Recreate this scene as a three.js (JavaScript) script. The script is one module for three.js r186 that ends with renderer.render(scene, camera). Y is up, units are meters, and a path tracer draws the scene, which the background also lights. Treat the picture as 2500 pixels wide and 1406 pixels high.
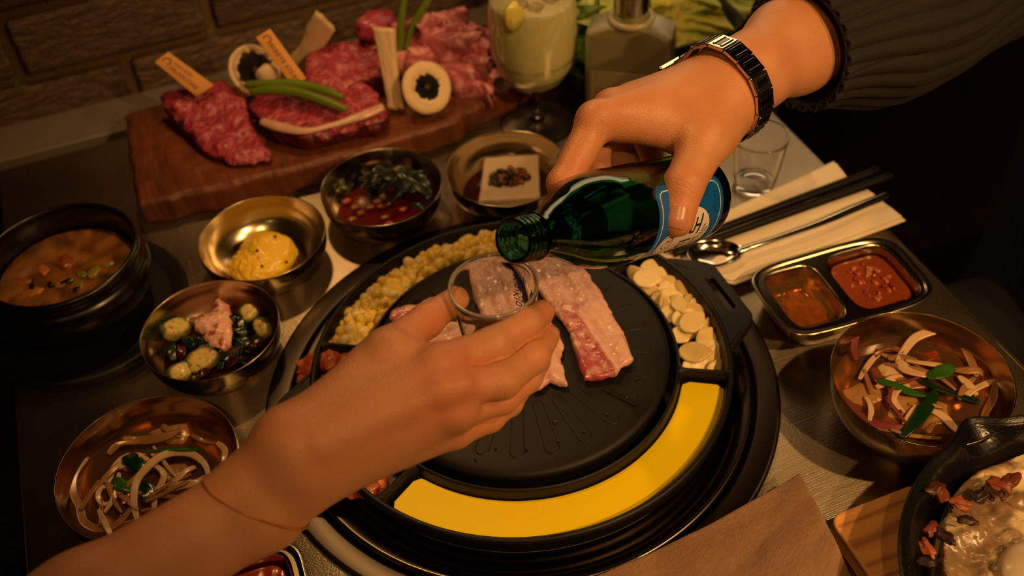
import * as THREE from 'three';
import { RoundedBoxGeometry } from 'three/addons/geometries/RoundedBoxGeometry.js';
import { ImprovedNoise } from 'three/addons/math/ImprovedNoise.js';
import { mergeGeometries, mergeVertices, toCreasedNormals } from 'three/addons/utils/BufferGeometryUtils.js';
import { RectAreaLightUniformsLib } from 'three/addons/lights/RectAreaLightUniformsLib.js';

// ---------------------------------------------------------------- camera, light, exposure
// metres; the table top is y = 0, its right-hand edge runs along z at x = 0.358, the brick wall stands at z = -0.546
const scene = new THREE.Scene();
scene.background = new THREE.Color(0x000000);
const camera = new THREE.PerspectiveCamera(30.22, 2500 / 1406, 0.05, 20);
camera.position.set(-0.1966, 0.6760, 0.5738);
camera.up.set(0.29492, 0.70703, -0.64276);
camera.lookAt(-0.1966 + 0.22101, 0.6760 - 0.70491, 0.5738 - 0.67399);
camera.focus = 0.74;
camera.userData.fStop = 5.0;
const renderer = new THREE.WebGLRenderer({ antialias: true });
renderer.toneMapping = THREE.LinearToneMapping;
renderer.toneMappingExposure = 0.8;
renderer.shadowMap.enabled = true;
RectAreaLightUniformsLib.init();
// lamps out of view, placed for the light they give: [x, y, z of the bulb, intensity, cone half angle, aim x, aim z]
const WARM = new THREE.Color().setRGB(1.0, 0.52, 0.175);
const LAMPS = [
  [0.52, 1.15, 1.16, 5.0, 0.40, 0.22, 0.02],  // unseen, placed for the bowl shadows and highlights
  [0.72, 1.10, 0.70, 2.0, 0.50, 0.28, 0.06],  // unseen, placed for the bright streak on the steel table
  [-0.26, 1.20, 1.00, 1.2, 0.30, 0.00, -0.02],  // added frontal fill near the viewer, lights the pork under the bottle
  [-0.07, 0.80, -0.36, 0.75, 0.85, -0.05, -0.20],  // unseen, lights the meat board and the rear of the table
  [1.35, 1.25, 1.75, 1.1, 1.15, 1.35, 1.75],  // added fill behind the pouring person, brightens reflections in glass and steel
  [-1.05, 1.25, 1.60, 0.6, 1.15, -1.05, 1.60],  // added fill on the opposite side, for the same reflections
];
const PANEL = { at: [0.50, 0.43, -0.546], w: 0.70, h: 0.20, power: 2.3 }; // light box out of view, placed for the bottle highlight and hand
// ---------------------------------------------------------------- helpers
const IN = new ImprovedNoise();
function n3(x, y, z) { return IN.noise(x, y, z); }
function fbm(x, y, z, o = 4) { let s = 0, a = 0.5; for (let i = 0; i < o; i++) { s += a * IN.noise(x, y, z + i * 7.3); x *= 2.03; y *= 2.03; z *= 2.03; a *= 0.5; } return s; }
function rng(seed) { let a = seed >>> 0; return () => { a = (a + 0x6D2B79F5) | 0; let t = Math.imul(a ^ (a >>> 15), 1 | a); t = (t + Math.imul(t ^ (t >>> 7), 61 | t)) ^ t; return ((t ^ (t >>> 14)) >>> 0) / 4294967296; }; }
const clamp = (v, a = 0, b = 1) => Math.min(b, Math.max(a, v));
const mixn = (a, b, t) => a + (b - a) * t;
const sstep = (a, b, x) => { const t = clamp((x - a) / (b - a)); return t * t * (3 - 2 * t); };
const V = (x, y, z) => Array.isArray(x) ? new THREE.Vector3(...x) : x.isVector3 ? x.clone() : new THREE.Vector3(x, y, z);
const taken = new Map();
function numbered(n) { const k = taken.get(n) ?? -1; taken.set(n, k + 1); return k < 0 ? n : n + '_' + String(k + 1).padStart(3, '0'); }
function shadows(o) { o.traverse((m) => { if (m.isMesh) { m.castShadow = true; m.receiveShadow = true; } }); return o; }
function thing(name, label, category, pos = [0, 0, 0], group) {
  const o = new THREE.Group(); o.name = numbered(name); o.position.set(...pos); o.userData = { label, category };
  if (group) o.userData.group = group;
  scene.add(o); return o;
}
function single(name, geo, mat, label, category, group, kind) {
  const o = new THREE.Mesh(geo, mat); o.name = numbered(name); o.userData = { label, category };
  if (group) o.userData.group = group;
  if (kind) o.userData.kind = kind;
  scene.add(shadows(o)); return o;
}
function part(parent, name, geo, mat, label) { const o = new THREE.Mesh(geo, mat); o.name = name; if (label) o.userData.label = label; parent.add(shadows(o)); return o; }
function struct(name, geo, mat) { const o = new THREE.Mesh(geo, mat); o.name = numbered(name); o.userData.kind = 'structure'; scene.add(shadows(o)); return o; }
// a computed texture; fn(u, v) returns linear 0..1 rgb or grey
function tex(w, h, fn, colour = true, rx = 1, ry = 1) {
  const d = new Uint8Array(w * h * 4);
  for (let j = 0; j < h; j++) for (let i = 0; i < w; i++) {
    const c = fn((i + 0.5) / w, (j + 0.5) / h), k = (j * w + i) * 4, g = typeof c === 'number';
    d[k] = clamp(g ? c : c[0]) * 255; d[k + 1] = clamp(g ? c : c[1]) * 255; d[k + 2] = clamp(g ? c : c[2]) * 255; d[k + 3] = 255;
  }
  const t = new THREE.DataTexture(d, w, h); t.wrapS = t.wrapT = THREE.RepeatWrapping; t.magFilter = THREE.LinearFilter; t.minFilter = THREE.LinearFilter;
  if (colour) t.colorSpace = THREE.SRGBColorSpace;
  t.repeat.set(rx, ry); t.needsUpdate = true; return t;
}
function rep(t, x, y) { const c = t.clone(); c.repeat.set(x, y); c.needsUpdate = true; return c; }
function mat(color, roughness = 0.6, extra = {}) {
  const m = new THREE.MeshPhysicalMaterial({ color: new THREE.Color(color), roughness, ...extra }); return m;
}
// periodic noise for textures (u, v in 0..1, integer frequency)
function pn(u, v, f, s = 0) { const a = u * 2 * Math.PI, b = v * 2 * Math.PI, r = f / (2 * Math.PI); return IN.noise(Math.cos(a) * r + s, Math.sin(a) * r + Math.cos(b) * r * 1.3 + s * 1.7, Math.sin(b) * r * 1.3 + 3.1); }
// grid surface fn(u, v) -> [x, y, z]; uv scaled by su, sv
function grid(nu, nv, fn, su = 1, sv = 1) {
  const p = [], uv = [], ix = [];
  for (let j = 0; j <= nv; j++) for (let i = 0; i <= nu; i++) { const q = fn(i / nu, j / nv); p.push(q[0], q[1], q[2]); uv.push(i / nu * su, j / nv * sv); }
  for (let j = 0; j < nv; j++) for (let i = 0; i < nu; i++) { const a = j * (nu + 1) + i, b = a + 1, c = a + nu + 1, d = c + 1; ix.push(a, b, d, a, d, c); }
  const g = new THREE.BufferGeometry(); g.setAttribute('position', new THREE.Float32BufferAttribute(p, 3)); g.setAttribute('uv', new THREE.Float32BufferAttribute(uv, 2)); g.setIndex(ix); g.computeVertexNormals(); return g;
}
// closed sheet of thickness t hung below fn(u, v) along its normal, edges rounded over
function sheet(nu, nv, fn, t, su = 1, sv = 1) {
  const e = 1e-3, top = [], nrm = [];
  for (let j = 0; j <= nv; j++) for (let i = 0; i <= nu; i++) {
    const u = i / nu, v = j / nv, q = V(fn(u, v)), a = V(fn(u + e, v)).sub(V(fn(u - e, v))), b = V(fn(u, v + e)).sub(V(fn(u, v - e)));
    let n = b.cross(a).normalize(); if (n.lengthSq() < 0.5) n = V(0, 1, 0);
    const tt = typeof t === 'function' ? t(u, v) : t;
    top.push(q.clone().addScaledVector(n, tt / 2)); nrm.push(q.clone().addScaledVector(n, -tt / 2));
  }
  const p = [], uv = [], ix = [], W = nu + 1, N = top.length;
  for (const L of [top, nrm]) for (let k = 0; k < N; k++) { p.push(L[k].x, L[k].y, L[k].z); uv.push((k % W) / nu * su, Math.floor(k / W) / nv * sv); }
  for (let j = 0; j < nv; j++) for (let i = 0; i < nu; i++) { const a = j * W + i, b = a + 1, c = a + W, d = c + 1; ix.push(a, c, d, a, d, b, N + a, N + d, N + c, N + a, N + b, N + d); }
  const side = (a, b) => ix.push(a, b, N + b, a, N + b, N + a);
  for (let i = 0; i < nu; i++) { side(i, i + 1); side(nv * W + i + 1, nv * W + i); }
  for (let j = 0; j < nv; j++) { side((j + 1) * W, j * W); side(j * W + nu, (j + 1) * W + nu); }
  const g = new THREE.BufferGeometry(); g.setAttribute('position', new THREE.Float32BufferAttribute(p, 3)); g.setAttribute('uv', new THREE.Float32BufferAttribute(uv, 2)); g.setIndex(ix); g.computeVertexNormals(); return g;
}
function lathe(profile, seg = 96, smooth = 0) {
  let pts = profile.map((q) => new THREE.Vector2(q[0], q[1]));
  if (smooth) pts = new THREE.SplineCurve(pts).getPoints(smooth);
  return new THREE.LatheGeometry(pts, seg);
}
// tube through points with varying radius; flat scales the second axis
function tube(points, radius, seg = 40, rs = 12, flat = 1, up = [0, 1, 0]) {
  const c = new THREE.CatmullRomCurve3(points.map((q) => V(q)), false, 'centripetal'), U = V(up), rr = typeof radius === 'function' ? radius : () => radius, p = [], uv = [], ix = [];
  for (let i = 0; i <= seg; i++) {
    const t = i / seg, q = c.getPointAt(t), T = c.getTangentAt(t); const S = T.clone().cross(U).normalize(), N = S.clone().cross(T).normalize(), r = rr(t);
    for (let k = 0; k <= rs; k++) { const a = k / rs * Math.PI * 2; const w = q.clone().addScaledVector(S, Math.cos(a) * r).addScaledVector(N, Math.sin(a) * r * flat); p.push(w.x, w.y, w.z); uv.push(k / rs, t); }
  }
  const W = rs + 1;
  for (let i = 0; i < seg; i++) for (let k = 0; k < rs; k++) { const a = i * W + k, b = a + 1, d = a + W, e = d + 1; ix.push(a, e, b, a, d, e); }
  for (const i of [0, seg]) { const q = c.getPointAt(i / seg), m = p.length / 3; p.push(q.x, q.y, q.z); uv.push(0.5, i / seg); for (let k = 0; k < rs; k++) { const a = i * W + k; i ? ix.push(m, a + 1, a) : ix.push(m, a, a + 1); } }
  const g = new THREE.BufferGeometry(); g.setAttribute('position', new THREE.Float32BufferAttribute(p, 3)); g.setAttribute('uv', new THREE.Float32BufferAttribute(uv, 2)); g.setIndex(ix); g.computeVertexNormals(); return g;
}
// lumpy closed body: an icosphere pushed by noise
function blob(r, amp = 0.15, freq = 2, seed = 0, detail = 5, scale = [1, 1, 1]) {
  let g = new THREE.IcosahedronGeometry(1, detail); g.deleteAttribute('normal'); g.deleteAttribute('uv'); g = mergeVertices(g, 1e-5); const p = g.attributes.position, uv = [];
  for (let i = 0; i < p.count; i++) {
    const q = V(p.getX(i), p.getY(i), p.getZ(i)), k = r * (1 + amp * 2 * fbm(q.x * freq + seed, q.y * freq + seed * 1.3, q.z * freq - seed, 4));
    uv.push(0.5 + q.x * 0.5, 0.5 + q.z * 0.5); p.setXYZ(i, q.x * k * scale[0], q.y * k * scale[1], q.z * k * scale[2]);
  }
  g.setAttribute('uv', new THREE.Float32BufferAttribute(uv, 2)); g.computeVertexNormals(); return g;
}
function xf(g, pos = [0, 0, 0], rot = [0, 0, 0], s = [1, 1, 1]) { return g.applyMatrix4(new THREE.Matrix4().compose(V(pos), new THREE.Quaternion().setFromEuler(new THREE.Euler(...rot)), V(s))); }
function rbox(w, h, d, r = 0.002, s = 3) { return new RoundedBoxGeometry(w, h, d, s, r); }
function merge(l) { return mergeGeometries(l.map((g) => { const q = g.index ? g.toNonIndexed() : g; for (const k of Object.keys(q.attributes)) if (!['position', 'normal', 'uv'].includes(k)) q.deleteAttribute(k); return q; })); }
// surface of a distance field f < 0 inside, on cells of size h (naive surface nets)
function netMesh(f, lo, hi, h) {
  const nx = Math.ceil((hi[0] - lo[0]) / h) + 1, ny = Math.ceil((hi[1] - lo[1]) / h) + 1, nz = Math.ceil((hi[2] - lo[2]) / h) + 1, D = new Float32Array(nx * ny * nz), id = new Int32Array(nx * ny * nz).fill(-1), B = 4;
  D.fill(1);
  // coarse pass: skip blocks that cannot hold the surface
  for (let k = 0; k < nz; k += B) for (let j = 0; j < ny; j += B) for (let i = 0; i < nx; i += B) {
    const c = f(lo[0] + (i + B / 2) * h, lo[1] + (j + B / 2) * h, lo[2] + (k + B / 2) * h), skip = Math.abs(c) > B * h * 1.9;
    for (let c3 = k; c3 < Math.min(nz, k + B); c3++) for (let b = j; b < Math.min(ny, j + B); b++) for (let a = i; a < Math.min(nx, i + B); a++)
      D[a + nx * (b + ny * c3)] = skip ? c : f(lo[0] + a * h, lo[1] + b * h, lo[2] + c3 * h);
  }
  const p = [], ix = [], at = (a, b, c) => a + nx * (b + ny * c);
  for (let k = 0; k < nz - 1; k++) for (let j = 0; j < ny - 1; j++) for (let i = 0; i < nx - 1; i++) {
    let sx = 0, sy = 0, sz = 0, n = 0; const v = [];
    for (let c = 0; c < 8; c++) v.push(D[at(i + (c & 1), j + ((c >> 1) & 1), k + (c >> 2))]);
    for (let c = 0; c < 8; c++) for (const ax of [1, 2, 4]) if (!(c & ax)) { const d = c | ax; if ((v[c] < 0) !== (v[d] < 0)) { const t = v[c] / (v[c] - v[d]); sx += (c & 1) + (ax === 1 ? t : 0); sy += ((c >> 1) & 1) + (ax === 2 ? t : 0); sz += (c >> 2) + (ax === 4 ? t : 0); n++; } }
    if (n) { id[at(i, j, k)] = p.length / 3; p.push(lo[0] + (i + sx / n) * h, lo[1] + (j + sy / n) * h, lo[2] + (k + sz / n) * h); }
  }
  const quad = (a, b, c, d, flip) => { if (a < 0 || b < 0 || c < 0 || d < 0) return; flip ? ix.push(a, c, b, a, d, c) : ix.push(a, b, c, a, c, d); };
  for (let k = 1; k < nz - 1; k++) for (let j = 1; j < ny - 1; j++) for (let i = 1; i < nx - 1; i++) {
    const s = D[at(i, j, k)] < 0;
    if (s !== (D[at(i + 1, j, k)] < 0)) quad(id[at(i, j - 1, k - 1)], id[at(i, j, k - 1)], id[at(i, j, k)], id[at(i, j - 1, k)], !s);
    if (s !== (D[at(i, j + 1, k)] < 0)) quad(id[at(i - 1, j, k - 1)], id[at(i - 1, j, k)], id[at(i, j, k)], id[at(i, j, k - 1)], !s);
    if (s !== (D[at(i, j, k + 1)] < 0)) quad(id[at(i - 1, j - 1, k)], id[at(i, j - 1, k)], id[at(i, j, k)], id[at(i - 1, j, k)], !s);
  }
  const nr = [], e = h * 0.7;
  for (let q = 0; q < p.length; q += 3) { const x = p[q], y = p[q + 1], z = p[q + 2]; let a = f(x + e, y, z) - f(x - e, y, z), b = f(x, y + e, z) - f(x, y - e, z), c = f(x, y, z + e) - f(x, y, z - e); const l = Math.hypot(a, b, c) || 1; nr.push(a / l, b / l, c / l); }
  const g = new THREE.BufferGeometry(); g.setAttribute('position', new THREE.Float32BufferAttribute(p, 3)); g.setAttribute('normal', new THREE.Float32BufferAttribute(nr, 3)); g.setIndex(ix); return g;
}
function planarUV(g, a, b, s = 1) { const p = g.attributes.position, uv = []; for (let i = 0; i < p.count; i++) { const q = V(p.getX(i), p.getY(i), p.getZ(i)); uv.push(q.dot(a) * s, q.dot(b) * s); } g.setAttribute('uv', new THREE.Float32BufferAttribute(uv, 2)); return g; }
function tint(g, fn) { const p = g.attributes.position, c = []; for (let i = 0; i < p.count; i++) c.push(...fn(p.getX(i), p.getY(i), p.getZ(i), i)); g.setAttribute('color', new THREE.Float32BufferAttribute(c, 3)); return g; }
const smin = (a, b, k) => { const h = Math.max(k - Math.abs(a - b), 0) / k; return Math.min(a, b) - h * h * k * 0.25; };
const smax = (a, b, k) => -smin(-a, -b, k);
// label from a place in a dish: how far out, and towards which neighbour
const said = new Set();
function placed(base, p, c, R, marks) { // marks: what lies towards +x, +z, -x, -z
  const dx = p[0] - c[0], dz = p[2] - c[2], r = Math.hypot(dx, dz) / R, a = Math.atan2(dz, dx), k = Math.round(a / (Math.PI / 4) + 8) % 8, m = marks, side = [m[0], m[0] + ' and ' + m[1], m[1], m[1] + ' and ' + m[2], m[2], m[2] + ' and ' + m[3], m[3], m[3] + ' and ' + m[0]][k];
  for (const w of [r > 0.66 ? 'at the rim' : r > 0.33 ? 'midway out' : 'near the middle', 'on top', 'lower down', 'tucked beneath', 'overlapped by another', 'lying flat', 'with one end raised']) { const l = base + ' ' + w + ' towards ' + side; if (!said.has(l)) { said.add(l); return l; } }
  return base + ' lying among the others';
}
// lamps out of view ---------------------------------------------------------------
const mBlack = mat(0x0b0a09, 0.45), mBulb = mat(0x201408, 0.4, { emissive: new THREE.Color().setRGB(1, 0.62, 0.25), emissiveIntensity: 12 });
LAMPS.forEach(([x, y, z, power, cone, ax, az], i) => {
  const t = thing('unseen_lamp', ['unseen black dome lamp beyond the skillet corner, out of view, lighting the table and hands', 'unseen black dome lamp out of view in line with the kraft paper, lighting the table streak', 'added fill lamp out of view behind the viewer, lighting the pork from the front', 'unseen black dome lamp hanging lowest, out of view over the meat board it lights', 'added fill lamp far behind the pouring person, brightening glass and steel reflections', 'added fill lamp far behind the person holding the glass, brightening glass and steel reflections'][i], 'lamp', [x, y, z]);
  part(t, 'lamp_shade', lathe([[0.03, 0.13], [0.035, 0.12], [0.06, 0.105], [0.10, 0.06], [0.115, 0.0], [0.112, 0.0], [0.097, 0.058], [0.058, 0.100], [0.03, 0.112]], 48), mBlack);
  part(t, 'bulb', xf(new THREE.SphereGeometry(0.022, 24, 16), [0, 0.045, 0]), mBulb);
  part(t, 'cord', xf(new THREE.CylinderGeometry(0.003, 0.003, 2.0 - y - 0.12, 8), [0, 0.12 + (2.0 - y - 0.12) / 2, 0]), mBlack);
  const s = new THREE.SpotLight(WARM, power, 0, cone, 0.75, 2); s.name = 'unseen_lamp_light_' + i; s.position.set(x, y + 0.045, z); s.target.position.set(ax, 0, az); s.castShadow = true; s.shadow.radius = 1.0;
  scene.add(s, s.target);
});
{
  const t = thing('unseen_wall_light', 'unseen long pale light box out of view on the wall, lighting the bottle and pouring hand', 'lamp', PANEL.at), pc = new THREE.Color().setRGB(1, 0.64, 0.32);
  part(t, 'mount_box', rbox(PANEL.w + 0.03, PANEL.h + 0.03, 0.03, 0.004).translate(0, 0, -0.002), mBlack);
  part(t, 'diffuser', new THREE.BoxGeometry(PANEL.w, PANEL.h, 0.006).translate(0, 0, 0.0145), mat(0x403830, 0.6, { emissive: pc, emissiveIntensity: PANEL.power * 0.6 }));
  const r = new THREE.RectAreaLight(pc, PANEL.power, PANEL.w, PANEL.h); r.name = 'unseen_wall_light_glow'; r.position.set(PANEL.at[0], PANEL.at[1], PANEL.at[2] + 0.019); r.lookAt(PANEL.at[0], PANEL.at[1] - 0.1, 2); scene.add(r);
}
// ---------------------------------------------------------------- room
const tBrick = tex(512, 256, (u, v) => { const a = pn(u, v, 9) * 0.5 + pn(u, v, 27, 4) * 0.35 + pn(u, v, 70, 8) * 0.3, s = pn(u, v, 40, 2) > 0.42 ? -0.12 : 0; const k = 0.40 + 0.22 * a + s; return [k * 1.02, k * 0.84, k * 0.68]; });
const tBrickB = tex(512, 256, (u, v) => 0.5 + 0.35 * pn(u, v, 14) + 0.25 * pn(u, v, 50, 3) - (pn(u, v, 36, 6) > 0.45 ? 0.4 : 0), false);
const mBricks = [1, 0.82, 1.12, 0.9].map((k) => mat(new THREE.Color().setRGB(k, k * 0.97, k * 0.92), 0.85, { map: tBrick, bumpMap: tBrickB, bumpScale: 0.004 }));
const mMortar = mat(0x6f5a3a, 0.95, { bumpMap: rep(tBrickB, 6, 3), bumpScale: 0.004 });
const mDarkWall = mat(0x5c4230, 0.9), tFloor = tex(512, 512, (u, v) => { const k = 0.16 + 0.05 * pn(u, v * 0.2, 30) + 0.04 * pn(u, v, 8, 3); return [k * 1.25, k * 0.8, k * 0.55]; });
{
  const wall = struct('wall_back', new THREE.BoxGeometry(3.4, 2.75, 0.1).translate(0.1, 0.625, -0.606), mMortar);
  const R = rng(11), shapes = [];
  for (let k = 0; k < 5; k++) {
    const g = new RoundedBoxGeometry(0.199, 0.064, 0.03, 4, 0.007), p = g.attributes.position;
    for (let i = 0; i < p.count; i++) { const x = p.getX(i), y = p.getY(i), z = p.getZ(i), n = fbm(x * 40 + k * 9, y * 40, z * 40 + k, 3); p.setXYZ(i, x + n * 0.003, y + n * 0.003, z + fbm(x * 22, y * 22, k * 5, 3) * 0.006); }
    g.computeVertexNormals(); shapes.push(g);
  }
  for (let r = -3; r < 5; r++) for (let c = -3; c < 5; c++) {
    const x = -0.26 + c * 0.21 + ((r & 1) ? 0.105 : 0) + 0.105, y = 0.0085 + r * 0.0755;
    const b = part(wall, 'brick', shapes[Math.floor(R() * 5)], mBricks[Math.floor(R() * 4)]); b.position.set(x + (R() - 0.5) * 0.006, y + (R() - 0.5) * 0.003, -0.561 + (R() - 0.5) * 0.003); b.rotation.z = (R() - 0.5) * 0.012;
  }
  struct('floor', new THREE.BoxGeometry(3.4, 0.1, 3.4).translate(0.1, -0.80, 1.044), mat(0xffffff, 0.45, { map: tFloor }));
  struct('ceiling', new THREE.BoxGeometry(3.4, 0.1, 3.4).translate(0.1, 2.05, 1.044), mDarkWall);
  struct('wall_left', new THREE.BoxGeometry(0.1, 2.75, 3.4).translate(-1.65, 0.625, 1.044), mDarkWall);
  struct('wall_right', new THREE.BoxGeometry(0.1, 2.75, 3.4).translate(1.85, 0.625, 1.044), mDarkWall);
  struct('wall_front', new THREE.BoxGeometry(3.4, 2.75, 0.1).translate(0.1, 0.625, 2.79), mDarkWall);
  struct('trim_1', rbox(3.3, 0.02, 0.066, 0.002).translate(0.1, -0.0105, -0.5135), mat(0x8a8074, 0.5, { metalness: 0.3 }));
}
// ---------------------------------------------------------------- table and grill pan
const tScratch = tex(1024, 1024, (u, v) => 0.5 + 0.25 * pn(u * 0.05, v, 260) + 0.2 * pn(u * 0.3, v, 500, 3) + 0.1 * pn(u, v, 9, 5), false);
const mTable = mat(0xb3a68f, 0.38, { metalness: 1, anisotropy: 0.88, anisotropyRotation: Math.PI / 2, bumpMap: rep(tScratch, 4, 4), bumpScale: 0.0003, roughnessMap: rep(tex(256, 256, (u, v) => 0.85 + 0.3 * pn(u, v, 6) * 0.5, false), 2, 2) });
const mRing = mat(0x544d43, 0.36, { metalness: 1, anisotropy: 0.6 });
const mSteel = mat(0xc1b396, 0.19, { metalness: 1, anisotropy: 0.5 });
const tIron = tex(256, 256, (u, v) => 0.5 + 0.5 * pn(u, v, 90) + 0.3 * pn(u, v, 40, 4), false);
const mIron = mat(0x12100d, 0.4, { bumpMap: rep(tIron, 6, 6), bumpScale: 0.00005, specularIntensity: 0.8 });
const mGriddle = mat(0x15120d, 0.5, { bumpMap: rep(tIron, 6, 6), bumpScale: 0.00003, specularIntensity: 0.6 });
{
  const t = thing('grill_table', 'brushed steel dining table with a round burner opening under the grill pan', 'table', [0, -0.75, 0]);
  const s = new THREE.Shape([[-0.4155, -0.62], [0.358, -0.62], [0.358, 0.463], [-0.4155, 0.463]].map((q) => new THREE.Vector2(...q)));
  const h = new THREE.Path(); h.absarc(-0.0204, -0.0367, 0.188, 0, Math.PI * 2, true); s.holes.push(h);
  part(t, 'tabletop', new THREE.ExtrudeGeometry(s, { depth: 0.03, bevelEnabled: true, bevelSize: 0.0012, bevelThickness: 0.0012, bevelOffset: -0.0012, bevelSegments: 3, curveSegments: 96 }).rotateX(-Math.PI / 2).translate(0, 0.75 - 0.0312, 0), mTable);
  part(t, 'edge_strip', rbox(0.004, 0.034, 1.083, 0.001).translate(0.3605, 0.75 - 0.0185, 0.0785), mat(0x9a8f80, 0.4, { metalness: 1 }));
  part(t, 'pedestal', new THREE.CylinderGeometry(0.16, 0.2, 0.62, 48).translate(-0.02, 0.36, 0.05), mBlack);
  part(t, 'foot_plate', rbox(0.6, 0.04, 0.8, 0.01).translate(-0.02, 0.02, 0.05), mBlack);
  part(t, 'burner_ring', lathe([[0.186, -0.012], [0.2086, -0.001], [0.2094, 0.002], [0.2085, 0.0042], [0.206, 0.0052], [0.192, 0.0044], [0.1895, 0.0034], [0.1885, -0.001], [0.186, -0.012]], 160).translate(-0.0204, 0.75, 0.0367), mRing);
  part(t, 'drip_ring', lathe([[0.12, -0.022], [0.15, -0.016], [0.165, -0.004], [0.1745, 0.0052], [0.184, 0.0068], [0.1862, 0.0062], [0.1872, 0.004], [0.1872, -0.012], [0.15, -0.02], [0.12, -0.026]], 160).translate(-0.0204, 0.75, 0.0367), mat(0x6f675b, 0.24, { metalness: 1, anisotropy: 0.5 }));
  part(t, 'burner_bowl', lathe([[0.0, -0.06], [0.1, -0.055], [0.125, -0.03], [0.125, -0.024], [0.13, -0.022], [0.13, -0.07], [0, -0.07]], 96).translate(-0.0204, 0.75, 0.0367), mBlack);
}
const G = [-0.019, 0, 0.0375];
{
  const t = thing('grill_pan', 'round black cast iron grill pan with sectioned outer trough and two slotted handles', 'pan', G);
  part(t, 'trough', lathe([[0.1235, 0.008], [0.1232, 0.033], [0.1240, 0.0352], [0.1250, 0.0360], [0.1262, 0.0355], [0.1270, 0.0335], [0.1300, 0.0140], [0.1325, 0.0118], [0.1360, 0.0112], [0.1530, 0.0112], [0.1565, 0.0120], [0.1588, 0.0145], [0.1635, 0.0335], [0.1642, 0.0352], [0.1655, 0.0360], [0.1670, 0.0358], [0.1683, 0.0345], [0.1683, 0.0320], [0.1660, 0.0200], [0.1610, 0.0100], [0.152, 0.0082], [0.1235, 0.008]], 180), mIron);
  for (const d of [29, 150, 210, 331]) {
    const a = d * Math.PI / 180, pr = [[-0.0062, 0.0105], [-0.0035, 0.016], [-0.0022, 0.032], [-0.0012, 0.0350], [0, 0.0355], [0.0012, 0.0350], [0.0022, 0.032], [0.0035, 0.016], [0.0062, 0.0105]];
    part(t, 'divider', grid(8, 20, (u, v) => { const k = Math.min(7, Math.floor(u * 8)), f = u * 8 - k, w = mixn(pr[k][0], pr[k + 1][0], f), y = mixn(pr[k][1], pr[k + 1][1], f), flare = 1 + 3.2 * Math.pow(Math.abs(v - 0.5) * 2, 7), r = mixn(0.1250, 0.1648, v), x = w * flare * (y > 0.034 ? 0.8 : 1); return [Math.cos(a) * r - Math.sin(a) * x, y, Math.sin(a) * r + Math.cos(a) * x]; }), mIron);
  }
  for (const k of [0, 1]) {
    const s = new THREE.Shape(), A = 0.36, r = 0.1650;
    s.absarc(0, 0, r, -A, A, false); s.quadraticCurveTo(0.1625, 0.0585, 0.1735, 0.0490); s.quadraticCurveTo(0.192, 0.040, 0.1935, 0.0300); s.lineTo(0.1935, -0.0300); s.quadraticCurveTo(0.192, -0.040, 0.1735, -0.0490); s.quadraticCurveTo(0.1625, -0.0585, Math.cos(A) * r, -Math.sin(A) * r);
    const h = new THREE.Path(); h.absarc(0.1815, 0.0165, 0.0036, 0, Math.PI, false); h.lineTo(0.1779, -0.0165); h.absarc(0.1815, -0.0165, 0.0036, Math.PI, Math.PI * 2, false); h.lineTo(0.1851, 0.0165); s.holes.push(h);
    part(t, 'handle', new THREE.ExtrudeGeometry(s, { depth: 0.005, bevelEnabled: true, bevelSize: 0.0014, bevelThickness: 0.0014, bevelOffset: -0.0014, bevelSegments: 3, curveSegments: 40 }).rotateX(-Math.PI / 2).translate(0, 0.0265, 0).rotateY(k * Math.PI), mIron);
  }
  const gr = part(t, 'griddle_plate', lathe([[0, 0.0462], [0.03, 0.0461], [0.06, 0.0456], [0.09, 0.0447], [0.108, 0.0438], [0.1145, 0.0430], [0.1175, 0.0415], [0.1186, 0.0392], [0.1184, 0.035], [0.116, 0.024], [0.1155, 0.010], [0.1, 0.006], [0, 0.006]], 160), mGriddle);
  for (let i = 0; i < 24; i++) {
    const a = (i + 0.5) * Math.PI / 12; const s = new THREE.Shape(), w = 0.0056, r0 = 0.058, r1 = 0.097;
    s.absarc(r1, 0, w, -Math.PI / 2, Math.PI / 2, false); s.absarc(r0, 0, w * 0.72, Math.PI / 2, Math.PI * 1.5, false);
    part(gr, 'rib', new THREE.ExtrudeGeometry(s, { depth: 0.0006, bevelEnabled: true, bevelSize: 0.0012, bevelThickness: 0.0009, bevelOffset: -0.001, bevelSegments: 3, curveSegments: 14 }).rotateX(-Math.PI / 2).translate(0, 0.0466, 0).rotateZ(-0.034).rotateY(-a), mGriddle);
  }
  for (const d of [325, 55, 145, 235]) {
    const a = d * Math.PI / 180; const s = new THREE.Shape(); s.absarc(0.104, 0, 0.0026, -Math.PI / 2, Math.PI / 2, false); s.absarc(0.078, 0, 0.0026, Math.PI / 2, Math.PI * 1.5, false);
    part(gr, 'drain_slot', new THREE.ExtrudeGeometry(s, { depth: 0.0016, bevelEnabled: false, curveSegments: 12 }).rotateX(-Math.PI / 2).translate(0, 0.0440, 0).rotateY(-a), mat(0x020202, 0.9), 'dark drain slot cut in the plate');
  }
  const mDrop = mat(0x2a2410, 0.05, { clearcoat: 1 });
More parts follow.
